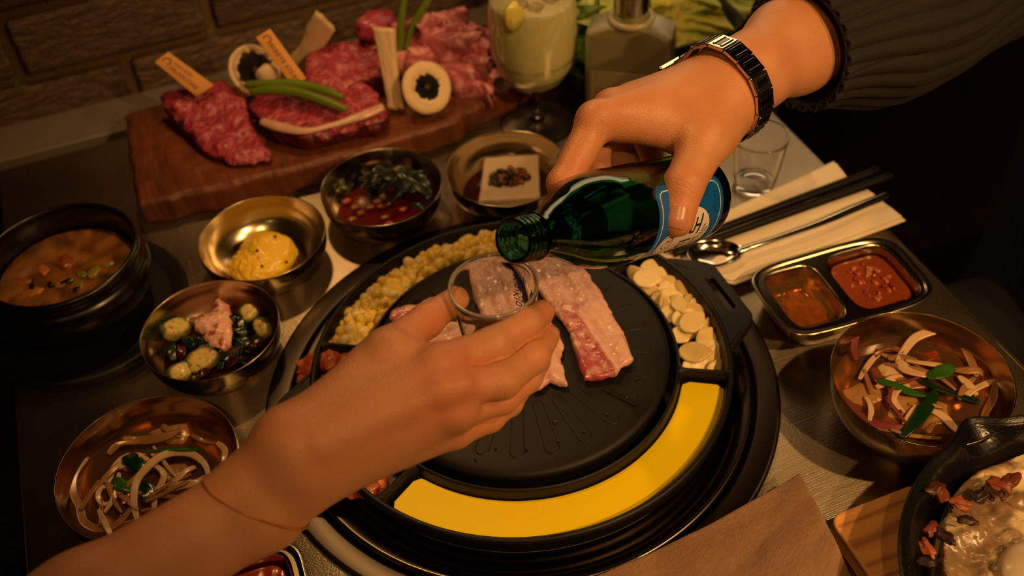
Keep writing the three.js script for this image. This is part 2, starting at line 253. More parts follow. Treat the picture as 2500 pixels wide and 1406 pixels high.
  for (const [x, y, z, r] of [[...[-0.0214, 0.045, 0.1158], 0.0022], [...[-0.0116, 0.045, 0.1276], 0.0012], [...[-0.0501, 0.045, 0.1301], 0.0012], [...[-0.0262, 0.045, 0.1326], 0.0013], [...[-0.0055, 0.045, 0.1324], 0.0013], [...[0.0171, 0.045, 0.1245], 0.0014], [...[0.0372, 0.045, 0.1163], 0.0014], [...[0.0156, 0.045, 0.1005], 0.0016], [...[0.0525, 0.045, 0.1024], 0.0012], [...[-0.0702, 0.045, 0.12], 0.0012], [...[0.0889, 0.045, 0.009], 0.001], [...[-0.0871, 0.045, 0.1225], 0.001]]) part(gr, 'grease_drop', xf(new THREE.SphereGeometry(1, 14, 8), [x - G[0], 0.0452, z - G[2]], [0, 0, 0], [r, r * 0.45, r * 0.85]), mDrop);
}
// ---------------------------------------------------------------- bowls
const smallBowl = lathe([[0, 0.0014], [0.022, 0.0014], [0.027, 0.0006], [0.0305, 0.0004], [0.0340, 0.0022], [0.0430, 0.0085], [0.0515, 0.0180], [0.0558, 0.0275], [0.0572, 0.0370], [0.05755, 0.0424], [0.0570, 0.0428], [0.0565, 0.0422], [0.0560, 0.0365], [0.0546, 0.0285], [0.0502, 0.0192], [0.0420, 0.0100], [0.0335, 0.0045], [0.024, 0.0034], [0, 0.0032]], 128, 150);
const bigBowl = lathe([[0, 0.0014], [0.024, 0.0014], [0.030, 0.0006], [0.036, 0.0014], [0.0500, 0.0110], [0.0595, 0.0250], [0.0642, 0.0390], [0.0654, 0.0500], [0.0656, 0.0548], [0.0657, 0.0556], [0.0652, 0.0560], [0.0647, 0.0552], [0.0642, 0.0495], [0.0629, 0.0400], [0.0582, 0.0265], [0.0490, 0.0128], [0.036, 0.0044], [0.026, 0.0034], [0, 0.0032]], 128, 170);
const BOWL = { egg: [-0.1801, 0, -0.1876], greens: [-0.0606, 0, -0.2099], tofu: [0.0568, 0, -0.1851], spicy: [-0.2438, 0, -0.0925], left: [-0.3097, 0, 0.0392], right: [0.2414, 0, 0.1933] };
function bowl(pos, geo, label, group) { const o = single('steel_bowl', geo, mSteel, label, 'bowl', group); o.position.set(...pos); return o; }
bowl(BOWL.egg, smallBowl, 'small brushed steel bowl holding a scoop of yellow mashed potato', 'small steel side dish bowls');
bowl(BOWL.greens, smallBowl, 'small brushed steel bowl of dark seasoned greens beside the wooden meat board', 'small steel side dish bowls');
bowl(BOWL.tofu, smallBowl, 'small brushed steel bowl holding a square of white tofu in soy sauce', 'small steel side dish bowls');
bowl(BOWL.spicy, smallBowl, 'small brushed steel bowl of spicy cucumber pickle with a pink piece on top', 'small steel side dish bowls');
bowl(BOWL.left, bigBowl, 'larger steel bowl of onion broth half hidden by the bare forearm', 'larger steel broth bowls');
bowl(BOWL.right, bigBowl, 'larger steel bowl of onion broth next to the two-part sauce dish', 'larger steel broth bowls');
// ---------------------------------------------------------------- food: shared shapes and materials
// body of food: outline of points in x, z; flat or tilted top and bottom; rounded edges; uneven skin
function lump({ poly, top, bot, round = 0.004, amp = 0.002, freq = 60, seed = 0, h = 0.0018, extra }) {
  const tf = typeof top === 'function' ? top : () => top, bf = typeof bot === 'function' ? bot : () => bot, n = poly.length;
  let x0 = 9, x1 = -9, z0 = 9, z1 = -9, y0 = 9, y1 = -9;
  for (const [x, z] of poly) { x0 = Math.min(x0, x); x1 = Math.max(x1, x); z0 = Math.min(z0, z); z1 = Math.max(z1, z); y1 = Math.max(y1, tf(x, z)); y0 = Math.min(y0, bf(x, z)); }
  const d2 = (x, z) => {
    let d = 1e9, s = 1;
    for (let i = 0, j = n - 1; i < n; j = i++) {
      const ex = poly[j][0] - poly[i][0], ez = poly[j][1] - poly[i][1], wx = x - poly[i][0], wz = z - poly[i][1], t = clamp((wx * ex + wz * ez) / (ex * ex + ez * ez + 1e-12)), bx = wx - ex * t, bz = wz - ez * t;
      d = Math.min(d, bx * bx + bz * bz);
      const a = z >= poly[i][1], b = z < poly[j][1], c = ex * wz > ez * wx; if ((a && b && c) || (!a && !b && !c)) s = -s;
    }
    return s * Math.sqrt(d);
  };
  const f = (x, y, z) => { const a = d2(x, z), b = Math.max(y - tf(x, z), bf(x, z) - y); let v = smax(a, b, round * 2); v += amp * 1.6 * fbm(x * freq + seed, y * freq + seed * 2, z * freq - seed, 4); return extra ? extra(v, x, y, z) : v; };
  const m = 0.006 + amp * 2;
  return netMesh(f, [x0 - m, y0 - m, z0 - m], [x1 + m, y1 + m, z1 + m], h);
}
const xz = (p) => [p[0], p[2]];
const outline = (...ps) => ps.map(xz);
// flat strip of food along points, width w, thickness t, faded at the ends
function strip(points, w, t, curl = 0, seg = 28) {
  const c = new THREE.CatmullRomCurve3(points.map((q) => V(q)), false, 'centripetal');
  return sheet(seg, 5, (u, v) => {
    const q = c.getPointAt(clamp(u)), T = c.getTangentAt(clamp(u)), S = T.clone().cross(V(0, 1, 0)).normalize(), k = (v - 0.5) * w * Math.pow(Math.sin(Math.PI * clamp(u * 0.94 + 0.03)), 0.3), N = S.clone().cross(T), roll = curl * Math.sin(u * 4 + points[0][0] * 300);
    q.addScaledVector(S, k * Math.cos(roll)).addScaledVector(N, k * Math.sin(roll)); return [q.x, q.y, q.z];
  }, t);
}
const wet = { clearcoat: 0.35, clearcoatRoughness: 0.2 };
const tMarble = tex(512, 512, (u, v) => {
  const a = Math.abs(pn(u, v, 10)), b = Math.abs(pn(u, v, 22, 4)), m = clamp(sstep(0.09, 0.0, a) * 0.75 + sstep(0.08, 0.0, b) * 0.45 + sstep(0.25, 0.55, pn(u, v, 6, 9)) * 0.25), k = 0.9 + 0.3 * pn(u, v, 30, 2);
  return [mixn(0.66 * k, 0.80, m), mixn(0.20 * k, 0.47, m), mixn(0.28 * k, 0.52, m)];
});
const mRaw = mat(0xffffff, 0.45, { map: rep(tMarble, 8, 8), vertexColors: true, clearcoat: 0.15, clearcoatRoughness: 0.3 });
const mVeal = mat(0xffffff, 0.38, { vertexColors: true, ...wet });
const mFood = (c, r = 0.4, e = {}) => mat(c, r, { ...wet, ...e });
// ---- mashed potato
{
  const c = [-0.1845, 0.02, -0.1897], q = (a, b, h) => [c[0] + a, h, c[2] + b];
  const S = [[...q(0.004, -0.004, 0.018), 0.022], [...q(0.016, 0.002, 0.017), 0.016], [...q(-0.010, 0.012, 0.014), 0.018], [...q(-0.02, 0.002, 0.015), 0.013], [...q(0.006, 0.016, 0.013), 0.014], [...q(-0.002, -0.016, 0.014), 0.013]];
  const f = (x, y, z) => { let d = 1; for (const s of S) d = smin(d, Math.hypot(x - s[0], (y - s[1]) * 1.15, z - s[2]) - s[3], 0.008); return Math.max(d + 0.0034 * fbm(x * 75, y * 75, z * 75, 5) + 0.0032 * sstep(0.0, -0.012, x - c[0]) * fbm(x * 190, y * 190, z * 190, 3), 0.0036 - y); };
  const m = single('mashed_potato', planarUV(netMesh(f, [c[0] - 0.046, 0, c[2] - 0.04], [c[0] + 0.042, 0.05, c[2] + 0.042], 0.0014), V(1, 0, 0), V(0, 0, 1), 10), mFood(0xf0c62c, 0.5), 'yellow scoop of mashed potato with dark specks in its steel bowl', 'mash');
  for (const [x, y] of [[672, 577], [628, 612], [580, 622], [583, 634], [640, 650], [700, 640]]) { const p = { 672: [-0.1685, 0.037, -0.1894], 628: [-0.1878, 0.037, -0.1772], 580: [-0.2054, 0.026, -0.1924], 583: [-0.2057, 0.024, -0.1876], 640: [-0.1878, 0.027, -0.1664], 700: [-0.1659, 0.022, -0.168] }[x]; const s = part(m, 'pepper_speck', blob(0.0013, 0.3, 2, x, 2), mat(0x2a1a08, 0.8)); s.position.set(...p); }
}
// ---- dark greens in red sauce
{
  const c = BOWL.greens, R = rng(5);
  const sauce = single('red_sauce', lathe([[0, 0.0045], [0.040, 0.0095], [0.0455, 0.014], [0.044, 0.0148], [0.03, 0.0152], [0, 0.0156]], 64), mFood(0x5a0d06, 0.25), 'dark red sauce pooled under the seasoned greens', 'sauce'); sauce.position.set(...c);
  const mG = [0x0f1c0b, 0x16270e, 0x0b140a, 0x213010].map((k) => mFood(k, 0.35));
  for (let i = 0; i < 20; i++) {
    const a = -2.6 + R() * 3.1, r = 0.006 + R() * 0.034, y = 0.019 + (1 - r / 0.05) * 0.02 + R() * 0.004, l = 0.014 + R() * 0.014, b = R() * 3.1, x = c[0] + 0.008 + Math.cos(a) * r, z = c[2] - 0.004 + Math.sin(a) * r, k = (s, dy) => { let X = x + Math.cos(b) * l * s, Z = z + Math.sin(b) * l * s; const q = Math.hypot(X - c[0], Z - c[2]), m = Math.min(1, 0.044 / q); X = c[0] + (X - c[0]) * m; Z = c[2] + (Z - c[2]) * m; return [X, Math.max(0.0175, y + dy), Z]; };
    single('green_leaf', strip([k(-1, -0.004), k(-0.3, 0.003), k(0.4, 0.001), k(1, -0.005)], 0.007 + R() * 0.007, 0.0012, 0.6, 14), mG[i % 4], placed('dark seasoned leaf', [x, y, z], c, 0.045, ['tofu', 'pan', 'potato', 'board']), 'greens', 'dark leaves in the bowl of greens');
  }
  const bits = [[846, 490], [866, 505], [921, 492], [930, 503], [880, 520], [940, 530], [982, 510], [905, 505], [860, 535], [950, 545]];
  const at = [[-0.0929, 0.02, -0.2311], [-0.0881, 0.02, -0.2188], [-0.0665, 0.022, -0.2147], [-0.0647, 0.02, -0.2091], [-0.0851, 0.018, -0.2101], [-0.0653, 0.018, -0.1943], [-0.0473, 0.02, -0.1963], [-0.074, 0.02, -0.2122], [-0.0945, 0.017, -0.206], [-0.0643, 0.018, -0.1841]];
  at.forEach((p, i) => { const m = single('sesame_crumb', blob(0.0027, 0.5, 1.5, i, 3, [1.5, 0.7, 0.9]), mFood(i % 3 ? 0x8a5a2c : 0x9c4620, 0.35), placed('tan crumb in the red sauce', p, BOWL.greens, 0.045, ['tofu', 'pan', 'potato', 'board']), 'crumb', 'tan crumbs on the red sauce'); m.position.set(...p); });
  for (const [a, b, h] of [[[-0.0904, 0.03, -0.2507], [-0.0924, 0.024, -0.2425], 0x27400f], [[-0.0375, 0.028, -0.188], [-0.0303, 0.026, -0.1794], 0x1d3a10], [[-0.0976, 0.024, -0.2416], [-0.0879, 0.026, -0.2398], 0x31480f]]) single('leafy_green', tube([a, [(a[0] + b[0]) / 2, 0.029, (a[2] + b[2]) / 2], b], 0.003, 14, 8), mFood(h, 0.3), placed('thin green stem in the greens bowl', a, c, 0.045, ['tofu', 'pan', 'potato', 'board']), 'greens', 'green stems in the greens bowl');
}
// ---- tofu
{
  const soy = fluid('soy_sauce', lathe([[0, 0.0127], [0.030, 0.0127], [0.0448, 0.0128]], 72), [0.30, 0.10, 0.03], 'brown soy sauce pooled under the square of tofu', 'sauce'); soy.position.set(...BOWL.tofu);
  const tofu = single('tofu', lump({ poly: outline([0.0502, 0.022, -0.2331], [0.1011, 0.022, -0.2145], [0.0768, 0.022, -0.1525], [0.0217, 0.022, -0.1731]), top: 0.0235, bot: 0.011, round: 0.0015, amp: 0.0006, freq: 70, h: 0.0013 }), mFood(0xd9c4a4, 0.5), 'square slab of white tofu topped with chopped seasoning in its steel bowl', 'tofu');
  const R = rng(21), cs = [0x1f2109, 0x332a0c, 0x84331a, 0x4a4713, 0x12140a, 0xa5552c];
  const base = [0.0603, 0.0265, -0.1908];
  for (let i = 0; i < 78; i++) { const a = R() * 6.28, r = Math.sqrt(R()); const p = part(tofu, i % 3 ? 'chopped_chive' : 'chopped_chili', blob(0.0026, 0.35, 2, i, 2, [1.3, 0.8, 1]), mFood(cs[Math.floor(R() * 6)], 0.35)); p.position.set(base[0] + Math.cos(a) * r * 0.0195 + Math.sin(a) * r * 0.003, 0.0245 + R() * 0.004 * (1.2 - r), base[2] + Math.sin(a) * r * 0.0145); p.rotation.set(R() * 3, R() * 3, R() * 3); }
}
// ---- spicy cucumber
{
  const soup = single('chili_dressing', lathe([[0, 0.0042], [0.039, 0.0088], [0.0450, 0.0138], [0.044, 0.0144], [0, 0.0144]], 64), mFood(0x2a0503, 0.12), 'dark red dressing pooled under the cucumber pickle', 'sauce'); soup.position.set(...BOWL.spicy);
  const skinned = (p, rx, ry, rz, rot, i) => {
    const k = (q) => 1 + 0.22 * n3(q * 1.7, i * 3.3, 0), poly = Array.from({ length: 10 }, (_, q) => { const a = q / 10 * 6.283; return [Math.sign(Math.cos(a)) * Math.pow(Math.abs(Math.cos(a)), 0.7) * rx * k(q), Math.sign(Math.sin(a)) * Math.pow(Math.abs(Math.sin(a)), 0.7) * rz * k(q + 20)]; });
    const g = tint(lump({ poly, top: ry, bot: -ry, round: 0.0025, amp: 0.0012, freq: 80, seed: i * 4, h: 0.0011 }), (x, y, z) => { const side = Math.max(sstep(0.55, 0.85, Math.hypot(x / rx, z / rz) * (z < rz * 0.2 ? 1 : 0.7)), 0), chili = fbm(x * 260, y * 260, z * 260 + i, 3) > 0.24 ? 1 : 0, n = fbm(x * 90 + i, y * 90, z * 90, 3); return [mixn(mixn(0.62, 0.34, n), 0.04, side) * (chili ? 0.55 : 1), mixn(0.50, 0.07, side) * (chili ? 0.25 : 1), mixn(0.13, 0.02, side)]; });
    const m = single('cucumber_chunk', g, mVeal, ['cucumber chunk lying in front of the pink piece in the spicy bowl', 'cucumber chunk alone by the bright rear rim of the spicy bowl', 'cucumber chunk touching the front rim of the spicy bowl', 'squarish cucumber chunk behind the chives in the spicy bowl', 'cucumber chunk half sunk behind the green chives of the spicy bowl'][i], 'cucumber'); m.position.set(...p); m.rotation.set(...rot);
  };
  skinned([-0.2585, 0.022, -0.0801], 0.0145, 0.006, 0.011, [0.25, 0.3, 0.15], 0); skinned([-0.2731, 0.024, -0.124], 0.0125, 0.0055, 0.0105, [0.1, 0.4, -0.25], 1); skinned([-0.2767, 0.02, -0.0764], 0.0115, 0.005, 0.0085, [0.35, 0.2, -0.1], 2); skinned([-0.2106, 0.029, -0.1121], 0.0080, 0.005, 0.0080, [0.45, 0.35, 0.1], 3); skinned([-0.2037, 0.025, -0.093], 0.007, 0.005, 0.0105, [0.2, 0.2, 0.6], 4);
  const g = lump({ poly: [[-0.2399, 0.03, -0.1352], [-0.2322, 0.03, -0.1426], [-0.2234, 0.03, -0.1315], [-0.2265, 0.03, -0.1035], [-0.2311, 0.03, -0.085], [-0.2385, 0.03, -0.0783], [-0.249, 0.03, -0.087], [-0.2516, 0.03, -0.0983], [-0.2496, 0.03, -0.1036], [-0.2569, 0.03, -0.1142], [-0.253, 0.03, -0.1251], [-0.2433, 0.03, -0.1281]].map(xz), top: 0.0325, bot: 0.018, round: 0.006, amp: 0.003, freq: 55, seed: 4, h: 0.0012 });
  const c = [-0.2402, 0.03, -0.1097];
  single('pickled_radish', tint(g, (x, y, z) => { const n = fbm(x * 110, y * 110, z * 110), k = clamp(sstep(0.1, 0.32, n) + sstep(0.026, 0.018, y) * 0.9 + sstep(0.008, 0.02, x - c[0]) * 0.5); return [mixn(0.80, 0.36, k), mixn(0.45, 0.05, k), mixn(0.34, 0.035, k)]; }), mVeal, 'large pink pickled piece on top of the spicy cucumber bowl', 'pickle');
  const dark = [0x0b1a0c, 0x13260e, 0x1c3412];
  [[[-0.2268, 0.026, -0.1184], [-0.2183, 0.024, -0.106]], [[-0.2264, 0.024, -0.1044], [-0.2186, 0.022, -0.0925]], [[-0.2272, 0.021, -0.0948], [-0.2178, 0.019, -0.0823]], [[-0.2135, 0.022, -0.1005], [-0.201, 0.022, -0.1002]], [[-0.2863, 0.019, -0.1106], [-0.2781, 0.018, -0.0978]], [[-0.2789, 0.02, -0.1114], [-0.2804, 0.018, -0.0938]], [[-0.216, 0.027, -0.1177], [-0.2199, 0.024, -0.1014]], [[-0.2675, 0.021, -0.1156], [-0.2634, 0.02, -0.0993]], [[-0.2132, 0.02, -0.0868], [-0.2057, 0.02, -0.0886]], [[-0.2467, 0.018, -0.0786], [-0.2303, 0.018, -0.0737]], [[-0.2353, 0.019, -0.0826], [-0.2223, 0.018, -0.0787]]].forEach(([a, b], i) => single('chive_piece', strip([a, [(a[0] + b[0]) / 2, a[1] + 0.003, (a[2] + b[2]) / 2], b], 0.008, 0.0012, 0.5, 10), mFood(dark[i % 3], 0.25), placed('chive piece in the spicy bowl', a, BOWL.spicy, 0.045, ['pan', 'forearm', 'pot', 'potato']), 'greens', 'chives in the spicy bowl'));
}
{
  const c = BOWL.spicy, R = rng(52), cols = [0x0b1a0c, 0x13260e, 0x1c3412, 0x3a0a06];
  for (let i = 0; i < 20; i++) {
    const a = R() * 6.28, r = 0.012 + R() * 0.030, b = R() * 6.28, l = 0.006 + R() * 0.005, y = 0.0165 + 0.004 * R(), q = (s, dy) => [c[0] + Math.cos(a) * r + Math.cos(b) * l * s, y + dy, c[2] + Math.sin(a) * r + Math.sin(b) * l * s], m = q(0, 0.003);
    single('chive_piece', strip([q(-1, 0), m, q(1, 0)], 0.006 + R() * 0.003, 0.0012, 0.6, 8), mFood(cols[i % 4], 0.25), placed(i % 4 === 3 ? 'chili stained chive in the spicy bowl' : 'low chive piece in the spicy bowl', m, c, 0.045, ['pan', 'forearm', 'pot', 'potato']), 'greens', 'chives in the spicy bowl');
  }
}
// ---- broth bowls
function fluid(name, geo, c, label, category) { return single(name, geo, new THREE.MeshPhysicalMaterial({ color: new THREE.Color().setRGB(...c), roughness: 0.04, transmission: 0.9, thickness: 0, ior: 1.34 }), label, category); }
const BROTH = [0.62, 0.33, 0.13];
const brothShape = (y, r) => lathe([[0, y], [0.03, y], [r - 0.002, y], [r, y + 0.0006]], 96);
const mOnion = mFood(0xd9b48a, 0.3), mOnionDark = mFood(0x9a6c40, 0.3), mPurple = mFood(0x7a3a35, 0.3), mScallion = mFood(0x2c5c0c, 0.3), mScallionDark = mFood(0x0f2f0a, 0.25), mCabbage = mFood(0xa77a48, 0.35), mRadishRed = mFood(0x8d3418, 0.3);
function loose(c, y, n, seed, bowlName, group, label) { // more thin strips drifting in the broth
  const R = rng(seed), ms = [mOnion, mOnionDark, mCabbage, mOnionDark];
  strands(Array.from({ length: n }, (_, i) => {
    const a = R() * 6.28, r = 0.012 + R() * 0.036, b = a + 1.2 + R() * 1.2, l = 0.010 + R() * 0.012, q = (s, e) => { let x = c[0] + Math.cos(a) * r + Math.cos(b) * l * s - Math.sin(b) * e, z = c[2] + Math.sin(a) * r + Math.sin(b) * l * s + Math.cos(b) * e; const d = Math.hypot(x - c[0], z - c[2]), k = Math.min(1, 0.054 / d); return [c[0] + (x - c[0]) * k, y - 0.001 + 0.0025 * R(), c[2] + (z - c[2]) * k]; }, e = 0.006 * (R() - 0.3);
    return [ms[i % 4], 0.0028 + R() * 0.003, [q(-1, 0), q(-0.35, e), q(0.35, e), q(1, 0)], 'onion_strip', label, group];
  }), bowlName);
}
function strands(list, bowlName) {
  for (const [m, w, pts, name, label, group] of list) single(name, strip(pts, w, 0.0014, 0.35, 36), m, group ? placed(label, pts[Math.floor(pts.length / 2)], bowlName === 'right' ? BOWL.right : BOWL.left, 0.06, bowlName === 'right' ? ['table edge', 'skillet', 'pan', 'sauces'] : ['pan', 'forearm', 'table edge', 'pot']) : label, name === 'scallion_strip' ? 'scallion' : 'onion', group);
}
{
  const b = fluid('broth', brothShape(0.032, 0.0607), BROTH, 'clear brown broth in the bowl next to the sauce dish', 'broth'); b.position.set(...BOWL.right);
  const o = 'onion_strip', s = 'scallion_strip', g1 = 'onion strips in the broth by the sauce dish', l1 = 'onion strip in the skillet side broth';
  strands([
    [mOnion, 0.007, [[0.3105, 0.037, 0.1526], [0.2929, 0.039, 0.1496], [0.2729, 0.038, 0.1486], [0.2567, 0.036, 0.1559], [0.2468, 0.035, 0.1621]], o, l1, g1],
    [mOnion, 0.010, [[0.2472, 0.0355, 0.1614], [0.2489, 0.036, 0.1718], [0.2549, 0.036, 0.1789], [0.2629, 0.035, 0.1834]], o, 'widest pale onion piece next to the bright scallion tip', undefined],
    [mOnion, 0.005, [[0.253, 0.036, 0.1635], [0.2609, 0.037, 0.1703], [0.2725, 0.036, 0.1778], [0.2818, 0.034, 0.186]], o, l1, g1],
    [mOnionDark, 0.006, [[0.2809, 0.034, 0.1847], [0.2887, 0.036, 0.191], [0.297, 0.036, 0.1947], [0.2985, 0.034, 0.1993]], o, l1, g1],
    [mOnion, 0.006, [[0.2805, 0.035, 0.1922], [0.281, 0.036, 0.2031], [0.2809, 0.035, 0.2131]], o, l1, g1],
    [mOnion, 0.006, [[0.3023, 0.035, 0.2073], [0.2906, 0.036, 0.2074], [0.2792, 0.036, 0.2088], [0.2696, 0.034, 0.2114]], o, l1, g1],
    [mOnionDark, 0.006, [[0.301, 0.036, 0.2085], [0.2905, 0.035, 0.2195], [0.2758, 0.034, 0.2291], [0.2679, 0.033, 0.2372]], o, l1, g1],
    [mOnion, 0.006, [[0.2414, 0.034, 0.2092], [0.246, 0.0345, 0.2184], [0.2473, 0.034, 0.231], [0.2486, 0.033, 0.2389]], o, l1, g1],
    [mPurple, 0.003, [[0.236, 0.037, 0.1817], [0.226, 0.0375, 0.1843], [0.218, 0.0365, 0.1928], [0.2175, 0.036, 0.2028], [0.2181, 0.034, 0.2184]], o, 'thin purple edged onion slice curving across the broth', undefined],
    [mOnion, 0.006, [[0.241, 0.036, 0.1852], [0.2283, 0.0365, 0.1866], [0.2205, 0.036, 0.1935], [0.2209, 0.035, 0.2013]], o, l1, g1],
    [mPurple, 0.008, [[0.1914, 0.033, 0.177], [0.192, 0.0335, 0.1914], [0.2, 0.034, 0.208], [0.2183, 0.033, 0.2185]], o, 'long purple onion slice along the near rim of the broth bowl', undefined],
    [mPurple, 0.005, [[0.2338, 0.041, 0.1277], [0.2235, 0.038, 0.1382], [0.2197, 0.035, 0.1475]], o, 'purple onion sliver leaning on the inner wall of the broth bowl', undefined],
    [mPurple, 0.004, [[0.2287, 0.034, 0.1553], [0.2369, 0.036, 0.1493], [0.2485, 0.037, 0.1485], [0.2562, 0.036, 0.1566]], o, 'red brown onion arc behind the round slice in the broth', undefined],
    [mPurple, 0.003, [[0.225, 0.036, 0.1601], [0.2224, 0.037, 0.1698], [0.2277, 0.037, 0.178], [0.2414, 0.037, 0.1819], [0.2529, 0.036, 0.1816]], o, 'purple rimmed onion ring round the pale slice in the broth', undefined],
    [mOnionDark, 0.006, [[0.3005, 0.036, 0.1709], [0.298, 0.036, 0.1838], [0.2925, 0.035, 0.1985]], o, l1, g1],
    [mOnionDark, 0.005, [[0.2269, 0.034, 0.1748], [0.2377, 0.035, 0.185], [0.2583, 0.035, 0.1921]], o, l1, g1],
    [mOnion, 0.004, [[0.2348, 0.034, 0.2024], [0.226, 0.0345, 0.2074], [0.216, 0.034, 0.213]], o, l1, g1],
    [mScallion, 0.006, [[0.2212, 0.0375, 0.1719], [0.2286, 0.038, 0.1815], [0.2374, 0.037, 0.1924], [0.2475, 0.036, 0.2003]], s, 'green scallion strip lying across the middle of the broth bowl', undefined],
    [mScallionDark, 0.006, [[0.2505, 0.037, 0.185], [0.2553, 0.0375, 0.1952], [0.2642, 0.036, 0.2043], [0.2785, 0.035, 0.2193]], s, 'dark scallion strip reaching toward the far rim of the broth bowl', undefined],
    [mScallion, 0.011, [[0.2564, 0.037, 0.185], [0.2671, 0.039, 0.1863], [0.2799, 0.039, 0.1858]], s, 'bright green scallion tip highest in the broth bowl', undefined],
    [mScallionDark, 0.010, [[0.255, 0.0365, 0.1985], [0.2387, 0.037, 0.2089], [0.2211, 0.0365, 0.2174], [0.2067, 0.035, 0.2232]], s, 'broad dark green scallion strip pointing at the near rim of the broth', undefined],
  ], 'right');
  loose(BOWL.right, 0.0345, 14, 5, 'right', g1, l1);
  const cab = (poly, i, l) => single('cabbage_piece', lump({ poly: poly.map(xz), top: 0.0335, bot: 0.022, round: 0.004, amp: 0.002, freq: 70, seed: i * 5, h: 0.0016 }), i === 4 ? mOnion : mCabbage, l, 'cabbage');
  cab([[0.1938, 0.034, 0.1645], [0.2108, 0.034, 0.1609], [0.2265, 0.034, 0.1702], [0.2189, 0.034, 0.1888], [0.2008, 0.034, 0.1915], [0.1918, 0.034, 0.1811]], 1, 'pale cabbage piece at the near wall of the broth bowl by the sauce dish');
  cab([[0.221, 0.034, 0.1832], [0.2455, 0.034, 0.1898], [0.2426, 0.034, 0.2037], [0.2185, 0.034, 0.212], [0.2058, 0.034, 0.2022]], 2, 'pale cabbage piece under the purple onion slice');
  cab([[0.2517, 0.034, 0.2013], [0.2641, 0.034, 0.209], [0.2481, 0.034, 0.2252], [0.2278, 0.034, 0.2285], [0.2243, 0.034, 0.2187]], 3, 'pale cabbage piece beside the broad dark scallion strip');
  cab([[0.2298, 0.034, 0.1558], [0.2427, 0.034, 0.1551], [0.2491, 0.034, 0.1645], [0.2479, 0.034, 0.1739], [0.2369, 0.034, 0.1762], [0.2272, 0.034, 0.1692]], 4, 'round pale slice with a brown middle in the broth bowl');
  const rd = single('red_pepper_piece', lump({ poly: [[0.2707, 0.034, 0.1555], [0.2871, 0.034, 0.1591], [0.2839, 0.034, 0.1709], [0.2673, 0.034, 0.1703]].map(xz), top: 0.0325, bot: 0.022, round: 0.003, amp: 0.001, h: 0.0016 }), mRadishRed, 'red pepper piece at the back of the broth bowl', 'pepper');
}
